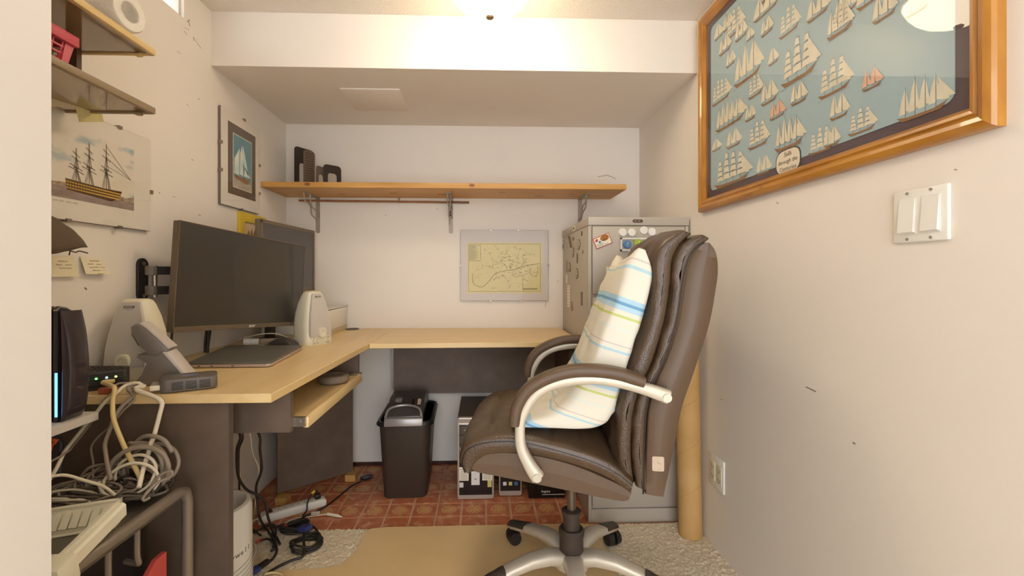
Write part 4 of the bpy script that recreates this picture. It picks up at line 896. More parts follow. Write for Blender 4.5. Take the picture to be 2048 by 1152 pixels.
# ------------------------------------------------------------------ modem, phone, small box on the near end of the desk
t = thing('cable_modem', 'flat black vented cable modem with green lights at the desk edge', 'modem', (-.965, 1.175, DZ), R(0))
mo = [(-.08, -.055), (-.015, -.062), (.060, .002), (.036, .044), (-.075, .046)]
mv = mat('modem_black', (62, 54, 46), .5, var=.2, vscale=60)
MB().prism(mo, 'z', .0, .046, bev=.002).build('body', mv, t)
b = MB()
for k in range(7):
    for j in range(9):
        x, y = -.07 + j * .014, -.045 + k * .013
        if x + y < .06 and y > -.05 and (x < .0 or y > x * .86 - .045): b.box(x, x + .006, y, y + .004, .0455, .0468)
q = b.build('top_vents', dark, t); q['kind'] = 'stuff'
b = MB(); a0, a1 = Vector((-.013, -.0632)), Vector((.060, .0005)); d = (a1 - a0)
for k in range(6):
    z = .006 + k * .0062; n_ = Vector((d.y, -d.x)).normalized() * .0012; p, q_ = a0 + d * .08, a0 + d * .95
    b.prism([tuple(p), tuple(q_), tuple(q_ + n_), tuple(p + n_)], 'z', z, z + .0028)
b.build('side_vents', dark, t)
part('label', paper, t, -.078, -.03, -.0605, -.054, .02, .036).rotation_euler = (0, 0, R(-1))
for k, (f_, c) in enumerate(((.42, (120, 255, 120)), (.62, (170, 220, 255)), (.8, (220, 240, 120)))):
    p = a0 + d * f_ + Vector((d.y, -d.x)).normalized() * .0015
    MB().cyl((p.x, p.y, .03), (p.x + .001, p.y - .0012, .03), .0026, n=10).build('status_light', mat('led%d' % k, c, .4, emit=c, estr=2.5), t)
ph = thing('cordless_phone', 'grey cordless phone leaning in its charging cradle', 'phone', (-.888, 1.203, DZ), R(14))
pg = mat('phone_grey', (128, 120, 112), .35, metal=.2); pw = mat('phone_pale', (206, 196, 186), .4)
MB().prism([(-.012, 0), (.062, 0), (.118, .008), (.072, .078), (.055, .088), (.045, .078), (.004, .082), (.0, .074), (.022, .058), (.012, .03)], 'y', -.028, .028, bev=.004).build('cradle', pg, ph, sharp=30)
MB().prism([(.058, .086), (.07, .086), (.122, .012), (.118, .002)], 'y', -.03, .03, bev=.002).build('cradle_back', pw, ph)
hs = MB().prism([(.058, .072), (.07, .092), (.05, .115), (.02, .148), (.008, .158), (-.002, .160), (-.014, .152), (-.012, .135), (.004, .104), (.026, .078)], 'y', -.024, .024, bev=.005).build('handset', pg, ph, sharp=30)
MB().prism([(.07, .0925), (.05, .1155), (.02, .1485), (.006, .1600), (.009, .1625), (.023, .151), (.074, .0945)], 'y', -.0235, .0235).build('handset_back', pw, hs)
MB().prism([(-.0122, .1345), (.0035, .1035), (.0005, .1025), (-.0148, .1335)], 'y', -.015, .015).build('handset_screen', black, hs)
bx = thing('network_box', 'small flat grey box with side slots and cables at the desk corner', 'adapter', (-.735, 1.158, DZ), R(30))
gb = mat('box_grey', (104, 96, 88), .45)
MB().prism(rrect(.118, .078, .016), 'z', .001, .033, bev=.004).build('case', gb, bx)
b = MB()
for k in range(6):
    for s_ in range(3): b.box(-.035 + s_ * .028, -.012 + s_ * .028, -.0398, -.0385, .007 + k * .0034, .0085 + k * .0034)
b.build('side_slots', dark, bx)
MB().prism([(.018 * math.cos(i * .4488), .010 * math.sin(i * .4488)) for i in range(14)], 'z', .033, .0334).build('logo', mat('logo_blue_grey', (128, 132, 170), .4), bx)
for k, y in enumerate((-.022, 0, .022)): part('plug', (wcab, gcab, gcab)[k], bx, -.078, -.055, y - .006, y + .006, .008, .02, bev=.002)
tag(B(-.012, .012, -.012, .012, 0, .012).build('x', dark), None, None); bpy.data.objects.remove(bpy.data.objects['x'])
o = MB().prism(rrect(.046, .02, .009), 'z', DZ, DZ + .014, bev=.003); 
for v in o.v: v.x += -.895; v.y += 1.112
tag(o.build('red_clip', mat('red_brown', (176, 92, 66), .45)), 'small red plastic clip on the desk beside the phone', 'clip')

# ------------------------------------------------------------------ white side shelf with tall router
t = B(XL, -.881, .58, 1.066, .690, .709, bev=.001, seg=1).build('side_shelf', trimw); tag(t, 'white shelf board fixed beside the near end of the desk', 'shelf')
rt = thing('tall_router', 'tall black finned router with a glowing blue strip', 'router', (-.908, 1.012, .709), R(0))
for k in range(4):
    x = -.046 + k * .0145
    MB().prism([(-.026, 0), (.026, 0), (.027, .15), (.024, .21), (.016, .232), (.0, .240), (-.018, .243), (-.025, .236)], 'x', x, x + .0105, bev=.002).build('fin', mat('router_black', (44, 40, 44), .25), rt)
    MB().prism([(-.025, .2365), (-.018, .2435), (.0, .2405), (.0, .2425), (-.018, .2465), (-.027, .2395)], 'x', x + .001, x + .0095).build('fin_cap', chrome, rt)
MB().cushion([(.002, .002), (.016, .03), (.021, .1), (.019, .15), (.012, .20), (.002, .236)], [(-.004, .0), (-.004, .03), (-.004, .1), (-.004, .15), (-.004, .20), (-.004, .236)], .025, 4, 0, ny=16).build('side_shell', mat('router_gloss', (60, 52, 56), .12), rt, sharp=60).location = (.014, 0, 0)
part('light_strip', mat('blue_glow', (120, 190, 255), .3, emit=(90, 170, 255), estr=3.5), rt, .0035, .0075, -.0275, -.0255, .012, .105)

# ------------------------------------------------------------------ glossy wall shelves at the left
sg = mat('smoked_shelf', (150, 124, 92), .08, spec=.8, coat=.6, var=.1, vscale=6); lip = mat('shelf_lip', (222, 190, 128), .35); lip2 = mat('shelf_lip_dark', (150, 128, 98), .4)
for z, lab, lm in ((1.574, 'upper glossy brown shelf with pale edging, carrying the paper roll', lip), (1.428, 'lower glossy brown shelf with dull edging, carrying the pink basket', lip2)):
    t = thing('display_shelf', lab, 'shelf', (XL, .87, z))
    off = .0 if z > 1.5 else .0185
    MB().prism([(.001, -.30), (.228, -.30), (.228, .282), (.001 + off, .282), (.001 + off, .127), (.001, .127)], 'z', 0, .008).build('shelf_panel', sg, t)
    part('front_lip', lm, t, .222, .234, -.30, .285, -.004, .012, bev=.002)
    part('end_lip', lm, t, off, .228, .278, .286, -.004, .011, bev=.001)
    MB().box(.19, .205, .27, .284, -.009, -.003, bev=.002).build('corner_clip', lm, t)
t = tag(B(-1.002, -.976, 1.118, 1.132, 1.436, 1.574).build('shelf_post', mat('brown_post', (92, 62, 42), .45)), 'brown upright post between the two glossy shelves', 'post')
# paper roll on the upper shelf
def paper_roll():
    t = thing('paper_towel_roll', 'white paper towel roll lying on the upper glossy shelf', 'paper roll', (-.925, 1.082, 1.5845 + .043), R(0))
    def along(prof): return MB().lathe(prof, n=36)
    rl = MB().lathe([(.0225, .115), (.040, .115), (.043, .111), (.043, -.115), (.0225, -.115), (.0225, .115)], n=40).build('paper', mat('towel', (232, 224, 210), .9, bump=.5, bscale=150), t)
    cr = MB().lathe([(.020, .1145), (.0228, .1145), (.0228, -.112), (.020, -.112), (.020, .1145)], n=32).build('core', mat('core_card', (164, 110, 62), .8), t)
    MB().cyl((0, 0, .02), (0, 0, .022), .020, n=20).build('core_inside', mat('core_card', (164, 110, 62), .8), t)
    t.rotation_euler = (0, R(90), R(-8))
    return t
paper_roll()
# pink basket
pk = mat('pink_plastic', (206, 82, 96), .4)
t = thing('pink_basket', 'pink plastic lattice basket of odds and ends on the lower shelf', 'basket', (-.925, .868, 1.437))
def bring(z): k = .85 + .15 * z / .085; return .062 * k, .115 * k
b = MB()
for z, th in ((.003, .004), (.028, .0018), (.042, .0018), (.056, .0018)):
    hx, hy = bring(z)
    for s_ in (-1, 1): b.box(s_ * hx - .002, s_ * hx + .002, -hy, hy, z - th, z + th).box(-hx, hx, s_ * hy - .002, s_ * hy + .002, z - th, z + th)
for s_ in (-1, 1):
    for k in range(12):
        y = -1 + 2 * k / 11; a0, c0 = bring(0); a1, c1 = bring(.07); b.tube([(s_ * a0, y * c0, .002), (s_ * a1, y * c1, .07)], .002, 4)
    for k in range(7):
        x = -1 + 2 * k / 6; a0, c0 = bring(0); a1, c1 = bring(.07); b.tube([(x * a0, s_ * c0, .002), (x * a1, s_ * c1, .07)], .002, 4)
b.build('lattice', pk, t)
b = MB(); hx, hy = bring(.085)
for s_ in (-1, 1): b.box(s_ * hx - .003, s_ * hx + .005 * s_ + .003, -hy - .004, hy + .004, .066, .088, bev=.002).box(-hx, hx, s_ * hy - .003, s_ * hy + .003, .066, .088, bev=.002)
b.build('rim', pk, t)
for s_ in (-1, 1): MB().prism([(s_ * .115 * .8, 0.0), (s_ * .115, .07), (s_ * .095, .07), (s_ * .08, .0)], 'x', .053, .063).build('corner_panel', pk, t)
part('basket_floor', pk, t, -.05, .05, -.095, .095, 0, .003)
for k, (c_, n_) in enumerate((((96, 76, 60), 'brown'), ((170, 160, 140), 'pale'), ((150, 158, 96), 'olive green'))): tag(MB().box(-.965, -.885, .80 + k * .06, .845 + k * .06, 1.441, 1.49 + .012 * k, bev=.008).cyl((-.925, .82 + k * .06, 1.48), (-.915, .83 + k * .06, 1.515 + .008 * k), .012, n=12).build('trinket', mat('trinket%d' % k, c_, .5)), 'small %s trinket packed inside the pink basket' % n_, 'trinket', 'odds and ends in the pink basket')
MB_ = MB().cushion([(-.05, .0), (-.03, .012), (0, .016), (.03, .012), (.05, 0)], [(-.05, 0), (-.03, 0), (0, 0), (.03, 0), (.05, 0)], .02, 3, ny=12); o = MB_.build('stone', mat('stone', (120, 104, 88), .5)); o.location = (-.86, 1.085, 1.436); o.rotation_euler = (0, 0, R(80)); tag(o, 'smooth flat dark stone at the end of the lower shelf', 'stone')
# papers taped below the lower shelf
t = tag(MB().prism([(XL + .012, 1.415), (-.862, 1.415), (-.862, 1.395), (-.866, 1.39), (XL + .012, 1.385)], 'y', 1.0, 1.0012).build('paper_sheet', mat('paper_cream', (214, 198, 164), .8)), 'cream paper sheet hanging under the lower glossy shelf', 'paper')
t.location.y = 1.06
q = MB().add([atX(88, 146, -.99), atX(160, 181, -.975), atX(212, 204, -.955), atX(212, 214, -.955), atX(205, 221, -.955), atX(150, 216, -.975), atX(88, 212, -.99)], [[0, 1, 2, 3, 4, 5, 6]])
q.v += [v + Vector((-.002, 0, 0)) for v in q.v]; q.f.append([13, 12, 11, 10, 9, 8, 7]); q.mi.append(0)
for k in range(7): q.f.append([k, (k + 1) % 7, 7 + (k + 1) % 7, 7 + k]); q.mi.append(0)
tag(q.build('paper_sheet', mat('paper_cream', (214, 198, 164), .8)), 'larger curled cream paper sheet pinned to the wall below the shelf', 'paper')
bpy.data.objects.remove(t)
q = [atX(152, 214, -.978), atX(203, 218, -.958), atX(207, 244, -.968), atX(160, 244, -.982)]; q = MB().add(q + [v + Vector((-.0015, 0, 0)) for v in q], [[0, 1, 2, 3], [7, 6, 5, 4], [0, 1, 5, 4], [1, 2, 6, 5], [2, 3, 7, 6], [3, 0, 4, 7]])
tag(q.build('sticky_note', mat('note_olive', (212, 198, 138), .8)), 'plain yellow sticky note hanging below the cream paper', 'note')
# two written sticky notes
def wallnote(label, pts, lines, c):
    P = [atX(u, v, XL + d) for u, v, d in pts]; o_ = P[3]
    t = thing('sticky_note', label, 'note', (XL, (P[0].y + P[1].y) / 2, P[2].z), R(90))
    L = [(p.y - t.location.y, -(p.x - XL), p.z - t.location.z) for p in P]
    MB().add(L + [(a, b + .001, c_) for a, b, c_ in L], [[0, 1, 2, 3], [7, 6, 5, 4], [0, 1, 5, 4], [1, 2, 6, 5], [2, 3, 7, 6], [3, 0, 4, 7]]).build('paper', mat('note_paper%d' % c[2], c, .8), t)
    cx = sum(l[0] for l in L) / 4; zt = L[0][2]
    for k, (wd_, nw) in enumerate(lines): scribble('handwriting', mat('pencil', (140, 124, 96), .7), t, cx + k * .003, zt - .012 - k * .0085, wd_, .0042, L[0][1] + (L[2][1] - L[0][1]) * (.22 + .155 * k) - .0008, nw, 20 + k, .00045)
wallnote('cream sticky note with three handwritten lines, below the fabric cap', [(98, 512, .004), (150, 513, .004), (159, 553, .012), (104, 554, .012)], [(.03, 1), (.048, 2), (.04, 2)], (228, 215, 180))
wallnote('curling cream sticky note with five handwritten lines, next to the monitor arm', [(160, 512, .004), (206, 520, .004), (222, 549, .018), (172, 548, .014)], [(.03, 3), (.05, 2), (.052, 3), (.044, 3), (.024, 1)], (232, 220, 188))
# cap on a small clip
t = thing('fabric_cap', 'grey brown fabric cap with loose strings hanging on the left wall', 'cap', (XL, 1.052, 1.100), R(90))
MB().cushion([(-.14, .045), (-.06, .07), (.0, .06), (.05, .035), (.075, .01), (.078, -.005)], [(-.14, -.03), (-.06, -.03), (.0, -.03), (.03, -.028), (.055, -.02), (.075, -.012)], .035, 2.5, 0, ny=18, y0=-.056, fn=lambda q, l, yy, s_: q + Vector((0, 0, .006 * n3(q, 30)))).build('crown', mat('cap_cloth', (104, 88, 70), .9, bump=.6, bscale=300), t, sharp=80)
MB().tube([(.06, -.05, -.015), (.085, -.055, -.022), (.10, -.05, -.018), (.125, -.05, -.022)], .0016, 5, smooth=4).tube([(.05, -.06, .02), (.062, -.062, .032), (.07, -.06, .018)], .0014, 5, smooth=4).tube([(.07, -.055, -.02), (.068, -.055, -.03)], .0014, 5).build('strings', mat('cap_string', (84, 66, 50), .9), t)
MB().box(-.02, .04, -.04, 0, -.048, -.03, bev=.006).build('clip', chrome, t)

# ------------------------------------------------------------------ wastebasket with shredder head
wbk = thing('wastebasket', 'tall black rectangular plastic wastebasket under the desk', 'bin', (-.36, 2.232, .0), R(2))
bk = mat('bin_black', (62, 52, 44), .42)
def rr3(w_, d_, r_, z): return [(a, b, z) for a, b in rrect(w_, d_, r_, 5)]
MB().loft([rr3(.195, .30, .03, 0), rr3(.2, .305, .035, .006), rr3(.238, .345, .04, .352), rr3(.232, .339, .038, .352), rr3(.194, .298, .03, .012), rr3(.19, .29, .03, .01)]).build('body', bk, wbk, sharp=50)
MB().loft([rr3(.236, .343, .04, .345), rr3(.262, .369, .05, .338), rr3(.264, .371, .05, .345), rr3(.25, .357, .046, .358), rr3(.23, .337, .038, .356), rr3(.23, .337, .038, .345)]).build('rim', black, wbk, sharp=50)
t = thing('paper_shredder', 'grey and black shredder head resting on the wastebasket', 'shredder', (-.36, 2.20, .357), R(2))
MB().prism([(-.16, .006), (-.155, .03), (-.12, .055), (-.03, .085), (.06, .088), (.12, .074), (.17, .045), (.205, .018), (.205, .0), (-.155, .0)], 'x', -.083, .083, bev=.012, seg=3).build('housing', mat('shred_grey', (74, 68, 66), .35), t, sharp=40)
MB().prism([(-.172, -.012), (-.166, .022), (-.135, .03), (-.13, -.012)], 'x', -.086, .086, bev=.004).build('front_strip', mat('shred_silver', (158, 150, 146), .3, metal=.4), t, sharp=40)
MB().tube([(-.08, -.165, .026), (-.07, -.14, .056), (-.03, -.115, .066), (.03, -.115, .066), (.07, -.14, .056), (.08, -.165, .026)], .006, 8, smooth=5).build('silver_arc', mat('shred_silver', (158, 150, 146), .3, metal=.4), t)
MB().prism([(-.06, .0795), (-.115, .0605), (-.117, .062), (-.06, .0815)], 'x', .028, .04).build('feed_slot', dark, t)
MB().prism([(-.06, .0805), (-.10, .0665), (-.101, .068), (-.06, .082)], 'x', .055, .07).build('warning_label', mat('warn_label', (220, 150, 110), .5, col2=(236, 230, 220), vscale=60, contrast=(.45, .5)), t)
MB().prism([(-.05, .084), (-.085, .073), (-.086, .0745), (-.05, .0855)], 'x', -.05, -.02).build('sticker', mat('shred_sticker', (190, 184, 176), .5, col2=(90, 84, 80), vscale=90), t)

# ------------------------------------------------------------------ computer towers
def tower(label, x0, x1, y0, y1, h, kind):
    t = thing('computer_tower', label, 'computer', ((x0 + x1) / 2, y0, 0)); w_ = (x1 - x0) / 2; d = y1 - y0
    sv = mat('tower_silver', (196, 186, 172), .35, metal=.3); bl = mat('tower_black', (44, 38, 36), .35)
    part('case', mat('tower_case', (98, 90, 80), .45), t, -w_, w_, .02, d, .004, h, bev=.003)
    if kind == 0:
        MB().prism(rrect(2 * w_, h, .012, cz=h / 2 + .002), 'y', 0, .022, bev=.002).build('front_rim', sv, t)
        part('front_panel', bl, t, -w_ + .008, w_ - .008, -.002, .004, .022, h - .03, bev=.001)
        MB().prism([(-.0, h - .022), (-.004, h - .006), (.02, h + .002), (.02, h - .022)], 'x', -w_ + .004, w_ - .004).build('top_bar', sv, t)
        for k in range(4):
            z = h - .075 - k * .043; part('drive_bay', mat('bay_grey', (92, 82, 74), .35), t, -w_ + .01, w_ - .01, -.004, .002, z, z + .039, bev=.002)
        part('bay_lever', sv, t, -w_ + .03, w_ - .03, -.0055, -.0035, h - .055, h - .052); part('bay_lever', sv, t, -w_ + .03, w_ - .03, -.0055, -.0035, h - .098, h - .095)
        part('card_reader', white, t, -w_ + .012, -w_ + .05, -.005, -.002, h - .15, h - .132)
        for (a, b_, c, e) in ((-.075, -.032, .088, .15), (.03, .075, .088, .15)):
            p_ = part('spec_sticker', paper, t, a, b_, -.0035, -.0015, c, e, bev=.0005, seg=1)
            for k in range(6): part('printed_line', line_m, p_, a + .006, b_ - .006, -.0040, -.0034, c + .008 + k * .0085, c + .0095 + k * .0085)
        part('power_sticker', white, t, -.02, .018, -.0035, -.0015, .068, .13, bev=.0005, seg=1); part('sticker_mark', dark, t, -.006, .004, -.0040, -.0034, .094, .097)
        part('logo_sticker', mat('logo_pale', (226, 222, 224), .4), t, -.074, -.056, -.0035, -.0015, .058, .08); part('logo_sticker', mat('logo_yellow', (214, 204, 130), .4), t, .054, .072, -.0035, -.0015, .058, .088)
        for k in range(15): part('grille_slat', dark, t, -w_ + .012 + k * .0096, -w_ + .016 + k * .0096, -.004, -.001, .028, .042 + .004 * (k % 2))
    elif kind == 1:
        MB().prism(rrect(2 * w_, h, .01, cz=h / 2 + .002), 'y', 0, .02, bev=.003).build('front_rim', sv, t)
        part('front_panel', bl, t, -w_ + .006, w_ - .006, -.002, .004, .026, h - .01, bev=.001)
        for k in range(3): part('logo_sticker', (white, mat('logo_yellow', (214, 204, 130), .4), mat('logo_blue', (70, 120, 170), .5))[k], t, -.034 + k * .026, -.018 + k * .026, -.0035, -.0015, .052, .068)
    else:
        part('front_panel', mat('piano_black', (30, 25, 24), .15), t, -w_, w_, -.003, .022, .002, h, bev=.004)
        part('silver_curve', sv, t, -.02, w_ - .002, -.0045, -.002, .018, .021)
        text('Aspire', .016, 'lettering', white, t, (-.005, -.0045, .034))
    for sx in (-1, 1): part('foot', dark, t, sx * w_ * .7 - .012, sx * w_ * .7 + .012, .03, .06, 0, .006)
tower('silver-rimmed computer tower beside the wastebasket', -.113, .053, 2.055, 2.43, .372, 0)
tower('slim silver computer tower with three badges', .077, .183, 2.08, 2.43, .33, 1)
tower('glossy black computer tower under the seat', .212, .378, 2.055, 2.40, .33, 2)

# ------------------------------------------------------------------ ring on the keyboard tray
tr = MB().lathe([(.032, .003), (.032, .026), (.038, .030), (.052, .028), (.056, .022), (.056, .006), (.05, .0), (.036, .0), (.032, .003)], (0, 0, 0), 36).build('tape_roll', mat('tape_grey', (128, 112, 92), .5, var=.15, vscale=30), keep=True)
tr.location = (-.555, 1.70, .624); tag(tr, 'thick grey ring-shaped tape roll on the keyboard tray', 'tape')

# ------------------------------------------------------------------ power strip and floor cables
p0, p1 = Vector((-.915, 1.898, 0)), Vector((-.715, 2.033, 0)); d = p1 - p0
ps = thing('power_strip', 'white power strip with a brown switch on the red tiles', 'power strip', (p0 + p1) / 2, math.atan2(d.y, d.x))
L = d.length / 2 + .014
BLOCKS.append((ps, (L, .024, .0175), (0, 0, .0175)))
MB().prism([(-L, 0), (-L + .004, .022), (-L + .02, .034), (L - .012, .034), (L, .026), (L, 0)], 'y', -.024, .024, bev=.004).build('body', mat('strip_white', (232, 226, 212), .4), ps, sharp=45)
part('rocker_switch', mat('switch_brown', (96, 44, 34), .4), ps, -L + .035, -L + .055, -.014, .014, .033, .0385, bev=.002)
b = MB()
for k in range(6):
    x = -L + .080 + k * .026
    b.box(x - .003, x - .0015, -.008, -.002, .0338, .0344).box(x + .003, x + .0045, -.008, -.002, .0338, .0344).cyl((x, .006, .0338), (x, .006, .0344), .002, n=8)
b.build('sockets', mat('socket_dark', (120, 104, 86), .6), ps)
MB().box(L - .045, L - .02, -.014, .014, .033, .056, bev=.006).build('plug_body', black, ps)
MB().tube([(L - .033, 0, .054), (L - .035, 0, .066), (L - .05, -.006, .07), (L - .058, -.010, .065)], .004, 8, smooth=4).build('plug_cord', bcab, ps)
MB().tube([(L - .046, -.004, .0715), (L - .06, -.010, .066)], .0055, 8).build('yellow_tie', mat('tie_yellow', (222, 184, 70), .5), ps)
def fl(u, v, z=.004): return atZ(u, v, z)
def on_strip(x, y, z): return Vector(ps.location) + Matrix.Rotation(ps.rotation_euler.z, 3, 'Z') @ Vector((x, y, z))
def cable(label, pts, r, m, name='cable', group='cables on the floor'): return tubeobj(name, label, 'cable', pts, r, m, 6, group)
cable('black power cord trailing from the strip to its loose plug by the wastebasket', [fl(722, 963), fl(702, 973), fl(670, 999), fl(645, 1017), fl(604, 1037), fl(572, 1047), fl(540, 1056, .008)], .004, bcab)
t = thing('cord_plug', 'black three-hole appliance plug on the tiles by the wastebasket', 'plug', fl(733, 959, .0), R(32))
MB().prism([(-.03, .003), (-.01, -.011), (.018, -.013), (.018, .013), (-.01, .011)], 'z', .0, .02, bev=.003).build('plug_body', black, t); part('plug_face', softblack, t, .017, .03, -.011, .011, .003, .018, bev=.002)
cable('thin black cord looping from the power strip plug to the carpet', [on_strip(L - .055, -.008, .066), on_strip(L - .068, -.016, .058), on_strip(L - .084, -.036, .04), on_strip(L - .088, -.048, .016), fl(606, 1036), fl(615, 1046), fl(630, 1056, .012), fl(640, 1070, .015), fl(646, 1077, .015)], .0035, bcab)
t_ = tubeobj('usb_cable', 'white cable with a pale plug and paper tag on the tiles', 'cable', [fl(549, 1068, .012), fl(560, 1056, .008), fl(590, 1038), fl(612, 1034), fl(640, 1030), fl(655, 1028, .006)], .0028, wcab, group='cables on the floor')
q = MB().cyl(fl(655, 1028, .007), fl(676, 1032, .007), .007, .006, n=10).cyl(fl(676, 1032, .007), fl(684, 1034, .005), .0045, .003, n=8).build('plug', cream, t_, world=True)
P = [fl(622, 1024, .012), fl(640, 1022, .03), fl(639, 1028, .014), fl(622, 1031, .006)]; MB().add(P + [p + Vector((0, .001, 0)) for p in P], [[0, 1, 2, 3], [7, 6, 5, 4], [0, 1, 5, 4], [1, 2, 6, 5], [2, 3, 7, 6], [3, 0, 4, 7]]).build('paper_tag', paper, t_, world=True)
def coil(label, c, rx, ry, turns, r, m, tail=None, z=.014):
    P = []
    for k in range(turns * 12 + 5):
        a = k * math.pi / 6; j = 1 + .10 * math.sin(k * 1.7) - .012 * (k // 12); P.append((c.x + rx * j * math.cos(a), c.y + ry * j * math.sin(a), z + .0055 * (k / 12) + .003 * math.sin(a * 2)))
    if tail: P += tail
    return tubeobj('coiled_cable', label, 'cable', P, r, m, 3, 'cables on the floor')
c1 = fl(612, 1092, .012); c2 = fl(590, 1060, .012)
coil('black cable wound in a neat coil on the carpet', c1, .052, .045, 3, .0045, bcab, [fl(608, 1110, .02), fl(580, 1122, .016), fl(555, 1134, .014), fl(535, 1146, .014)])
t_ = coil('black monitor cable coil with a blue plug at the carpet edge', c2, .058, .030, 3, .0045, bcab)
MB().prism(rrect(.034, .018, .003), 'z', 0, .05, bev=.002).build('blue_plug', mat('vga_blue', (58, 66, 120), .4), t_).matrix_local = Matrix.Translation(fl(601, 1055, .03) - t_.location) @ Matrix.Rotation(R(60), 4, 'Z') @ Matrix.Rotation(R(80), 4, 'X')
MB().tube([fl(560, 1053, .022), fl(575, 1052, .024)], .0062, 8).build('red_band', mat('band_red', (196, 72, 58), .5), t_, world=True)
# cables hanging behind the side panel
def hang(label, pts, r, m): return tubeobj('hanging_cable', label, 'cable', pts, r, m, 6, 'cables hanging under the desk')
hang('thick black cable dropping from the desk and curling on the carpet', [Vector((-.835, 1.55, .717)), Vector((-.83, 1.55, .62)), Vector((-.80, 1.55, .55)), atY(518, 868, 1.55), atY(520, 900, 1.58), atY(523, 940, 1.6), atY(512, 975, 1.62), atY(516, 1010, 1.63), atY(519, 1035, 1.64), fl(528, 1052, .02), fl(545, 1075, .016), fl(552, 1100, .014), fl(545, 1118, .014), fl(528, 1128, .014)], .0045, bcab)
hang('black cable sweeping from behind the side panel to the floor coil', [Vector((-.85, 1.5, .717)), Vector((-.845, 1.5, .60)), atY(480, 868, 1.5), atY(474, 900, 1.52), atY(476, 950, 1.55), atY(492, 978, 1.58), atY(515, 990, 1.6), atY(531, 1005, 1.62), atY(536, 1035, 1.64), fl(548, 1065, .016), fl(560, 1088, .014)], .0045, bcab)
hang('thin black cable running down beside the air purifier', [Vector((-.875, 1.6, .717)), Vector((-.872, 1.6, .60)), atY(486, 868, 1.6), atY(478, 900, 1.6), atY(478, 960, 1.6), atY(482, 1010, 1.62), fl(490, 1043, .02), fl(505, 1060, .014), fl(522, 1071, .014)], .003, bcab)
hang('thin white cable hanging from the hanger panel to the tiles', [Vector((-.885, 1.7, .717)), Vector((-.882, 1.7, .58)), atY(501, 872, 1.7), atY(505, 905, 1.72), atY(518, 940, 1.74), atY(512, 985, 1.75), atY(510, 1015, 1.76), fl(507, 1038, .014), fl(498, 1054, .014), fl(500, 1068, .014)], .0026, wcab)
hang('white cable crossing towards the power strip', [Vector((-.945, 1.69, .717)), Vector((-.945, 1.69, .45)), atY(470, 930, 1.7), atY(480, 945, 1.75), atY(484, 990, 1.78), atY(494, 1015, 1.8), fl(503, 1030, .01), on_strip(-L - .03, -.004, .012), on_strip(-L - .012, 0, .016), on_strip(-L + .004, 0, .018)], .003, wcab)
hang('black cord lying in a bent loop on the carpet edge', [fl(490, 1075), fl(515, 1062, .012), fl(540, 1050, .008), fl(549, 1052, .014), fl(551, 1072, .014), fl(546, 1094, .014)], .0042, bcab)
t_ = hang('black cable with a red band curving to a dark plug on the carpet', [fl(520, 1082, .016), fl(535, 1078, .018), fl(546, 1086, .018), fl(551, 1098, .016), fl(541, 1102, .014)], .0042, bcab)
MB().tube([fl(512, 1084, .016), fl(525, 1079, .017)], .006, 8).build('red_band', mat('band_red', (196, 72, 58), .5), t_, world=True)
hang('white cable arching up behind the air purifier', [fl(490, 1084, .014), fl(508, 1090, .02), fl(511, 1105, .02), fl(502, 1125, .016), fl(494, 1145, .014)], .0045, wcab)
hang('pale cable loop at the lower edge of the carpet', [fl(530, 1148, .0175), fl(548, 1145, .0175), fl(566, 1150, .0175), fl(570, 1165, .0175)], .004, ycab)
t = thing('cable_connector', 'dark cable connector with blue tip on the carpet', 'plug', fl(527, 1133, .012), R(-115))
MB().box(-.02, .02, -.009, .009, .0, .016, bev=.004).build('plug_body', black, t); part('plug_tip', mat('vga_blue', (58, 66, 120), .4), t, .019, .045, -.012, .012, .0, .014, bev=.001)
# ------------------------------------------------------------------ air purifier behind the side panel
ap = thing('air_purifier', 'white cylindrical air purifier standing behind the desk side panel', 'purifier', (-.805, 1.375, .008))
MB().lathe([(.095, 0), (.104, .01), (.104, .31), (.098, .327), (.088, .33), (.08, .322), (.07, .30), (.001, .298)], n=48).build('body', white, ap)
b = MB()
for k in range(8): b.tube([(.1045 * math.cos(R(a)), .1045 * math.sin(R(a)), .045 + k * .014 + (a + 90) * .00022) for a in range(-120, 40, 10)], .0016, 5)
b.build('air_slots', mat('slot_grey', (186, 178, 164), .6), ap)
for k, c in enumerate('Honeywell'):
    a = R(-64 + k * 8.0); text(c, .022, 'logo_lettering', mat('logo_text', (110, 104, 96), .5), ap, (.1046 * math.cos(a), .1046 * math.sin(a), .2), (R(90), 0, a + R(90)))

# ------------------------------------------------------------------ grey tubular cart in the near left corner
tb = mat('tube_grey', (140, 128, 114), .35, metal=.35)
ct = thing('tube_cart', 'grey tubular metal cart with dark top beside the desk panel', 'cart', (-.86, .84, 0))
RX = -.682; TZ = .533
MB().tube([(RX, .56, .004), (RX, .56, .48), (RX, .565, .51), (RX, .585, TZ), (RX, 1.035, TZ), (RX, 1.058, TZ - .008), (RX, 1.066, TZ - .03), (RX, 1.066, .004)], .0115, 14).build('side_tube', tb, ct, world=True)
MB().tube([(-1.03, .56, .004), (-1.03, .56, .51), (-1.03, .585, TZ), (-1.03, 1.035, TZ), (-1.03, 1.066, .503), (-1.03, 1.066, .004)], .0115, 12).build('side_tube', tb, ct, world=True)
B(-1.035, RX - .004, .56, 1.06, TZ - .022, TZ - .008).build('top_panel', mat('cart_top', (92, 84, 74), .3), ct, world=True)
for y in (.70, .78, .86, .93):
    MB().tube([(RX - .012, y, TZ - .01), (RX - .012, y, .46), (RX - .012, y + .004, .442), (RX - .02, y + .012, .434), (RX - .05, y + .02, .434)], .0055, 8, smooth=3).build('hook_rod', tb, ct, world=True)
B(-1.03, -.765, .62, 1.05, .02, TZ - .03, bev=.006).build('storage_box', mat('store_black', (44, 38, 38), .5), ct, world=True)
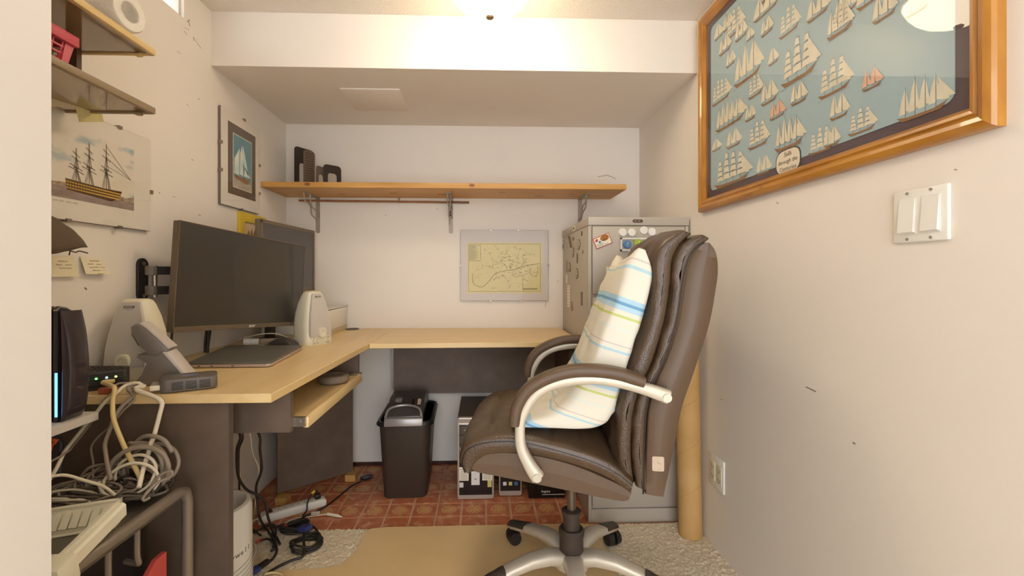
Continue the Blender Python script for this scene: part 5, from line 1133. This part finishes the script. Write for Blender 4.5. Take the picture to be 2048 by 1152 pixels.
B(-1.03, RX, .57, 1.06, .30, .312).build('lower_shelf', mat('cart_low', (52, 46, 44), .4), ct, world=True)
tag(MB().prism([(.89, .312), (1.03, .312), (1.03, .405), (1.0, .405), (.92, .35)], 'x', -.716, -.704, bev=.001, seg=1).build('red_folder', mat('folder_red', (204, 84, 78), .5)), 'red plastic folder standing on the lower shelf of the cart', 'folder')
tubeobj('white_hose', 'thick pale hose curving down inside the cart', 'hose', [(-.73, .80, .47), (-.722, .82, .462), (-.718, .86, .435), (-.72, .9, .38), (-.73, .93, .318)], .0085, mat('hose', (196, 186, 170), .5))
# pale louvred plastic pieces lying on the cart
pv = mat('ivory_plastic', (226, 220, 196), .45)
T2 = TZ - .008
a_, b__ = atZ(92, 1045, T2 + .02), atZ(247, 1012, T2 + .02)
def channel(name, label, A, B_, wd, ht, slots, flip=1):
    d = (B_ - A); L = d.length; rz = math.atan2(d.y, d.x)
    t = thing(name, label, 'plastic part', (A + B_) / 2, rz, 'ivory plastic pieces on the cart')
    MB().prism([(-wd / 2, 0), (-wd / 2 + .004, 0), (wd / 2, ht - .002), (wd / 2 - .002, ht)], 'x', -L / 2, L / 2).build('channel_back', pv, t)
    part('channel_lip', pv, t, -L / 2, L / 2, wd / 2 - .006, wd / 2 + .003, ht - .003, ht + .002, bev=.001, seg=1); part('channel_base', pv, t, -L / 2, L / 2, -wd / 2 - .006, -wd / 2 + .006, 0, .004, bev=.001, seg=1)
    sl = math.atan2(ht, wd)
    for k in range(slots):
        x = -L / 2 + (k + .5) * L / slots
        q = MB().prism([(-.007, -ht * .36), (.006, -ht * .40), (.008, ht * .30), (.001, ht * .42), (-.004, ht * .1)], 'y', -.007, .002).build('louvre', pv, t)
        q.location = (x, 0, ht / 2); q.rotation_euler = (sl - math.pi / 2, 0, 0)
    for x in (-L / 2, L / 2 - .004): MB().prism([(-wd / 2 - .006, 0), (wd / 2 + .003, 0), (wd / 2 + .003, ht + .002), (wd / 2 - .006, ht + .002)], 'x', x, x + .004).build('end_wall', pv, t)
    return t
A1 = atZ(60, 1076, T2); B1 = atZ(238, 1046, T2)
ls = channel('louvre_strip', 'ivory louvred plastic strip lying across the cart', A1, B1, .03, .042, 9)
BLOCKS.append((ls, ((B1 - A1).length / 2, .022, .022), (0, 0, .022)))
def bar():
    A, B_ = atZ(118, 1135, T2 + .0305), atZ(238, 1016, T2 + .058); d = B_ - A; L = d.length
    t = thing('plastic_rail', 'long ivory plastic rail with a block end resting on the louvred strip', 'plastic part', A, math.atan2(d.y, d.x), 'ivory plastic pieces on the cart'); t.rotation_euler = (0, -math.asin(d.z / L), math.atan2(d.y, d.x))
    MB().prism([(-.012, -.014), (.012, -.014), (.014, .008), (.010, .012), (-.010, .012), (-.014, .008)], 'x', 0, L, bev=.001, seg=1).build('rail', pv, t)
    MB().box(0, L, -.003, .003, .0115, .016, bev=.001).build('ridge', pv, t)
    MB().box(-.028, .012, -.022, .022, -.03, .018, bev=.006).build('block_end', pv, t)
bar()
BLOCKS.append((Matrix.Translation((-.9375, 1.0085, T2 + .011)), (.0775, .0435, .011), (0, 0, 0)))
tag(B(-1.015, -.86, .70, .82, T2 + .0003, T2 + .03, bev=.004).build('dark_case', mat('case_dark', (70, 64, 58), .4)), 'flat dark case lying on the cart', 'case')
tag(B(-1.015, -.86, .965, 1.052, T2 + .0003, T2 + .022, bev=.004).build('grey_case', mat('case_grey', (106, 98, 88), .4)), 'flat grey case lying on the cart below the tangled cables', 'case')
# ------------------------------------------------------------------ tangle of cables on the cart and cables over the desk edge
rnd = random.Random(11)
cc = Vector((-.80, 1.02, T2 + .03))
def tangle(label, n, c, rx, rz, m, r, tilt, ph, drift=0):
    P = []
    for k in range(int(n * 10)):
        a = k * 2 * math.pi / 10 + ph; j = 1 + .22 * math.sin(k * .77 + ph * 3)
        P.append((c.x + rx * j * math.cos(a) + drift * k, c.y + .016 * math.sin(a * .5 + ph) + tilt * .4 * math.sin(a), max(T2 + .026, c.z + rz * j * math.sin(a))))
    return tubeobj('tangled_cable', label, 'cable', P, r, m, 3, 'tangled cables on the cart')
tangle('thick grey cable forming the tallest loop of the tangle on the cart', 2.4, cc + Vector((.035, .01, .044)), .058, .048, gcab, .0048, .03, .4)
tangle('middling grey cable wound low through the tangle', 3.3, cc + Vector((-.0, .0, .012)), .075, .030, gcab, .0034, .05, 1.9)
tangle('pale cable looping through the middle of the tangle', 2.2, cc + Vector((.03, -.01, .022)), .05, .038, wcab, .0034, .03, 3.1)
tangle('thin grey cable lying flat beside the tangle', 3.1, cc + Vector((-.04, -.02, -.0)), .08, .016, gcab, .0026, .05, 5.0)
tangle('black cable loop half buried in the tangle', 2.2, cc + Vector((.05, .0, .0)), .05, .022, bcab, .003, .04, 2.2)
tangle('thin pale cable lying flat beside the tangle', 2.6, cc + Vector((-.07, -.03, -.008)), .07, .014, wcab, .0026, .05, .9)
tangle('second thick grey cable ring behind the tallest loop', 2.1, cc + Vector((.045, .025, .042)), .052, .044, gcab, .0042, .02, 4.2)
tangle('dark grey cable spread flat under the tangle', 3.4, cc + Vector((-.0, -.02, -.006)), .09, .012, mat('dgrey_cable', (96, 86, 76), .5), .003, .06, 3.7)
tubeobj('loose_cable', 'grey cable loop hanging off the tangle towards the cart edge', 'cable', [atY(300, 975, .99), atY(320, 950, 1.0), atY(345, 942, 1.0), atY(340, 955, 1.0), atY(315, 965, .99), atY(290, 990, .97), atY(285, 1003, .96), atY(300, 995, .97)], .003, gcab)
tubeobj('loose_cable', 'pale cable stretched across the tangle', 'cable', [atY(95, 955, .93), atY(130, 950, .95), atY(165, 960, .96), atY(205, 972, .97), atY(230, 990, .96)], .0032, wcab)
def over(label, pts, r, m): return tubeobj('draped_cable', label, 'cable', pts, r, m, 6, 'cables draped over the desk edge')
over('yellowish network cable hanging from the modem over the desk edge', [Vector((-.918, 1.155, .758)), Vector((-.922, 1.125, .762)), atY(229, 775, 1.085), atY(226, 800, 1.078), atY(229, 840, 1.06), atY(245, 885, 1.04), atY(258, 915, 1.02), atY(283, 960, 1.0)], .005, ycab)
over('white cable falling straight from the small grey box', [Vector((-.812, 1.115, .752)), Vector((-.822, 1.094, .750)), atY(321, 800, 1.078), atY(318, 830, 1.07), atY(305, 870, 1.06), atY(296, 900, 1.04), atY(285, 940, 1.01), atY(278, 975, .98)], .005, wcab)
over('white cable draped from the small grey box towards the side shelf', [Vector((-.815, 1.118, .754)), Vector((-.85, 1.110, .756)), atY(235, 786, 1.09), atY(212, 802, 1.082), atY(190, 830, 1.082), atY(160, 868, 1.08), atY(135, 900, 1.03), atY(112, 940, .99), atY(98, 960, .95)], .004, wcab)
over('thin grey cable beside the white one, draped to the side shelf', [Vector((-.84, 1.15, .752)), Vector((-.88, 1.12, .760)), atY(225, 785, 1.09), atY(204, 806, 1.085), atY(177, 850, 1.085), atY(150, 885, 1.07), atY(130, 905, 1.02), atY(98, 925, .99)], .0025, gcab)
over('grey cable with a ribbed plug falling from the small grey box', [Vector((-.82, 1.120, .755)), Vector((-.845, 1.102, .753)), atY(268, 790, 1.09), atY(248, 808, 1.078), atY(230, 832, 1.07), atY(218, 865, 1.06), atY(210, 890, 1.04), atY(214, 915, 1.02), atY(222, 960, .99)], .0045, gcab)
over('thin grey cable wandering down the side panel', [Vector((-.818, 1.112, .748)), Vector((-.83, 1.094, .746)), atY(270, 800, 1.085), atY(245, 822, 1.078), atY(218, 855, 1.075), atY(195, 875, 1.075), atY(182, 895, 1.07), atY(186, 925, 1.05), atY(186, 955, 1.0)], .0022, gcab)
tubeobj('orange_cable', 'short orange cable hanging below the side shelf', 'cable', [Vector((-.99, .95, .6885)), atY(108, 880, .98), atY(102, 890, .98), atY(97, 905, .98), atY(80, 925, .98)], .004, mat('orange_cable', (208, 92, 52), .5))
tubeobj('dark_cable', 'dark blue cable hanging below the side shelf', 'cable', [Vector((-.985, 1.02, .6885)), atY(116, 878, 1.03), atY(121, 900, 1.03), atY(119, 930, 1.02), atY(118, 955, 1.0)], .005, mat('navy_cable', (52, 54, 66), .5))

def lay_cables(rounds=170):
    from mathutils.kdtree import KDTree
    L_ = []
    for o, path, r, m, n, sm in CABLES:
        P = crom(path, max(sm, 6)); out = [P[0]]; st = max(.0045, r * 1.3)
        for p in P[1:]:
            while (p - out[-1]).length >= st: out.append(out[-1] + (p - out[-1]).normalized() * st)
        if (P[-1] - out[-1]).length > .001: out.append(P[-1])
        L_.append(out)
    pts = [p.copy() for l in L_ for p in l]; own = [c for c, l in enumerate(L_) for p in l]; idx = [i for l in L_ for i in range(len(l))]
    home = [p.copy() for p in pts]; rad = [CABLES[c][2] for c in own]
    pin = [(i < 2 or i >= len(L_[c]) - 2) and not CABLES[c][0].name.startswith('tangled') for c, i in zip(own, idx)]
    start = [0]
    for l in L_: start.append(start[-1] + len(l))
    bpy.context.view_layer.update()
    bl = [(M.matrix_world.inverted() if hasattr(M, 'matrix_world') else Matrix(M).inverted(), M.matrix_world.copy() if hasattr(M, 'matrix_world') else Matrix(M), Vector(h), Vector(c)) for M, h, c in BLOCKS]
    def ground(p):
        if p.z > .728 and p.y > 1.094 and p.x < -.47: return DZ
        if p.x < -.665 and p.y < 1.075 and p.z > .46: return T2
        return .0 if p.y > 1.827 else .0065
    for it in range(rounds):
        kd = KDTree(len(pts))
        for i, p in enumerate(pts): kd.insert(p, i)
        kd.balance(); mv = [Vector() for _ in pts]
        for i, p in enumerate(pts):
            for q, j, d in kd.find_range(p, rad[i] + .0052):
                if j <= i or (own[i] == own[j] and abs(idx[i] - idx[j]) < 9): continue
                need = rad[i] + rad[j] + .0002
                if d >= need: continue
                u = (p - q) if d > 2e-4 else Vector((0, 0, 1 if own[i] > own[j] or (own[i] == own[j] and idx[i] > idx[j]) else -1))
                u = u.normalized() * (need - d) * .55
                if pin[i] and pin[j]: continue
                if pin[i]: mv[j] -= u * 2
                elif pin[j]: mv[i] += u * 2
                else: mv[i] += u; mv[j] -= u
        for i in range(len(pts)):
            if pin[i]: continue
            if mv[i].length > .004: mv[i] = mv[i].normalized() * .004
            pts[i] += mv[i]
        if it < rounds - 40:                       # spread each shift along its cable so that it bends, not kinks
            for c in range(len(L_)):
                a, b = start[c], start[c + 1]; D = [pts[i] - home[i] for i in range(a, b)]
                for i in range(a + 1, b - 1):
                    if not pin[i]: k = i - a; pts[i] = home[i] + D[k] * .6 + (D[k - 1] + D[k + 1]) * .2
        for i in range(len(pts)):
            if pin[i]: continue
            p = pts[i]
            for inv, M, h, cc_ in bl:
                q = inv @ p - cc_; g = [h[k] + rad[i] - abs(q[k]) for k in range(3)]
                if min(g) <= 0: continue
                k = g.index(min(g[0], g[1], g[2])) if q.z < h.z * .4 else 2
                if k == 2: q.z = h.z + rad[i]
                else: q[k] = math.copysign(h[k] + rad[i], q[k])
                pts[i] = p = M @ (q + cc_)
            z = ground(p) + rad[i] * .95
            if p.z < z: p.z = z
    for c, (o, path, r, m, n, sm) in enumerate(CABLES):
        P = pts[start[c]:start[c + 1]]
        tmp = MB().tube(P, r, n).build('laid', m, keep=True, sharp=180); me = tmp.data; bpy.data.objects.remove(tmp)
        me.transform(Matrix.Translation(-o.location)); old = o.data; me.name = old.name; o.data = me; bpy.data.meshes.remove(old)
lay_cables()
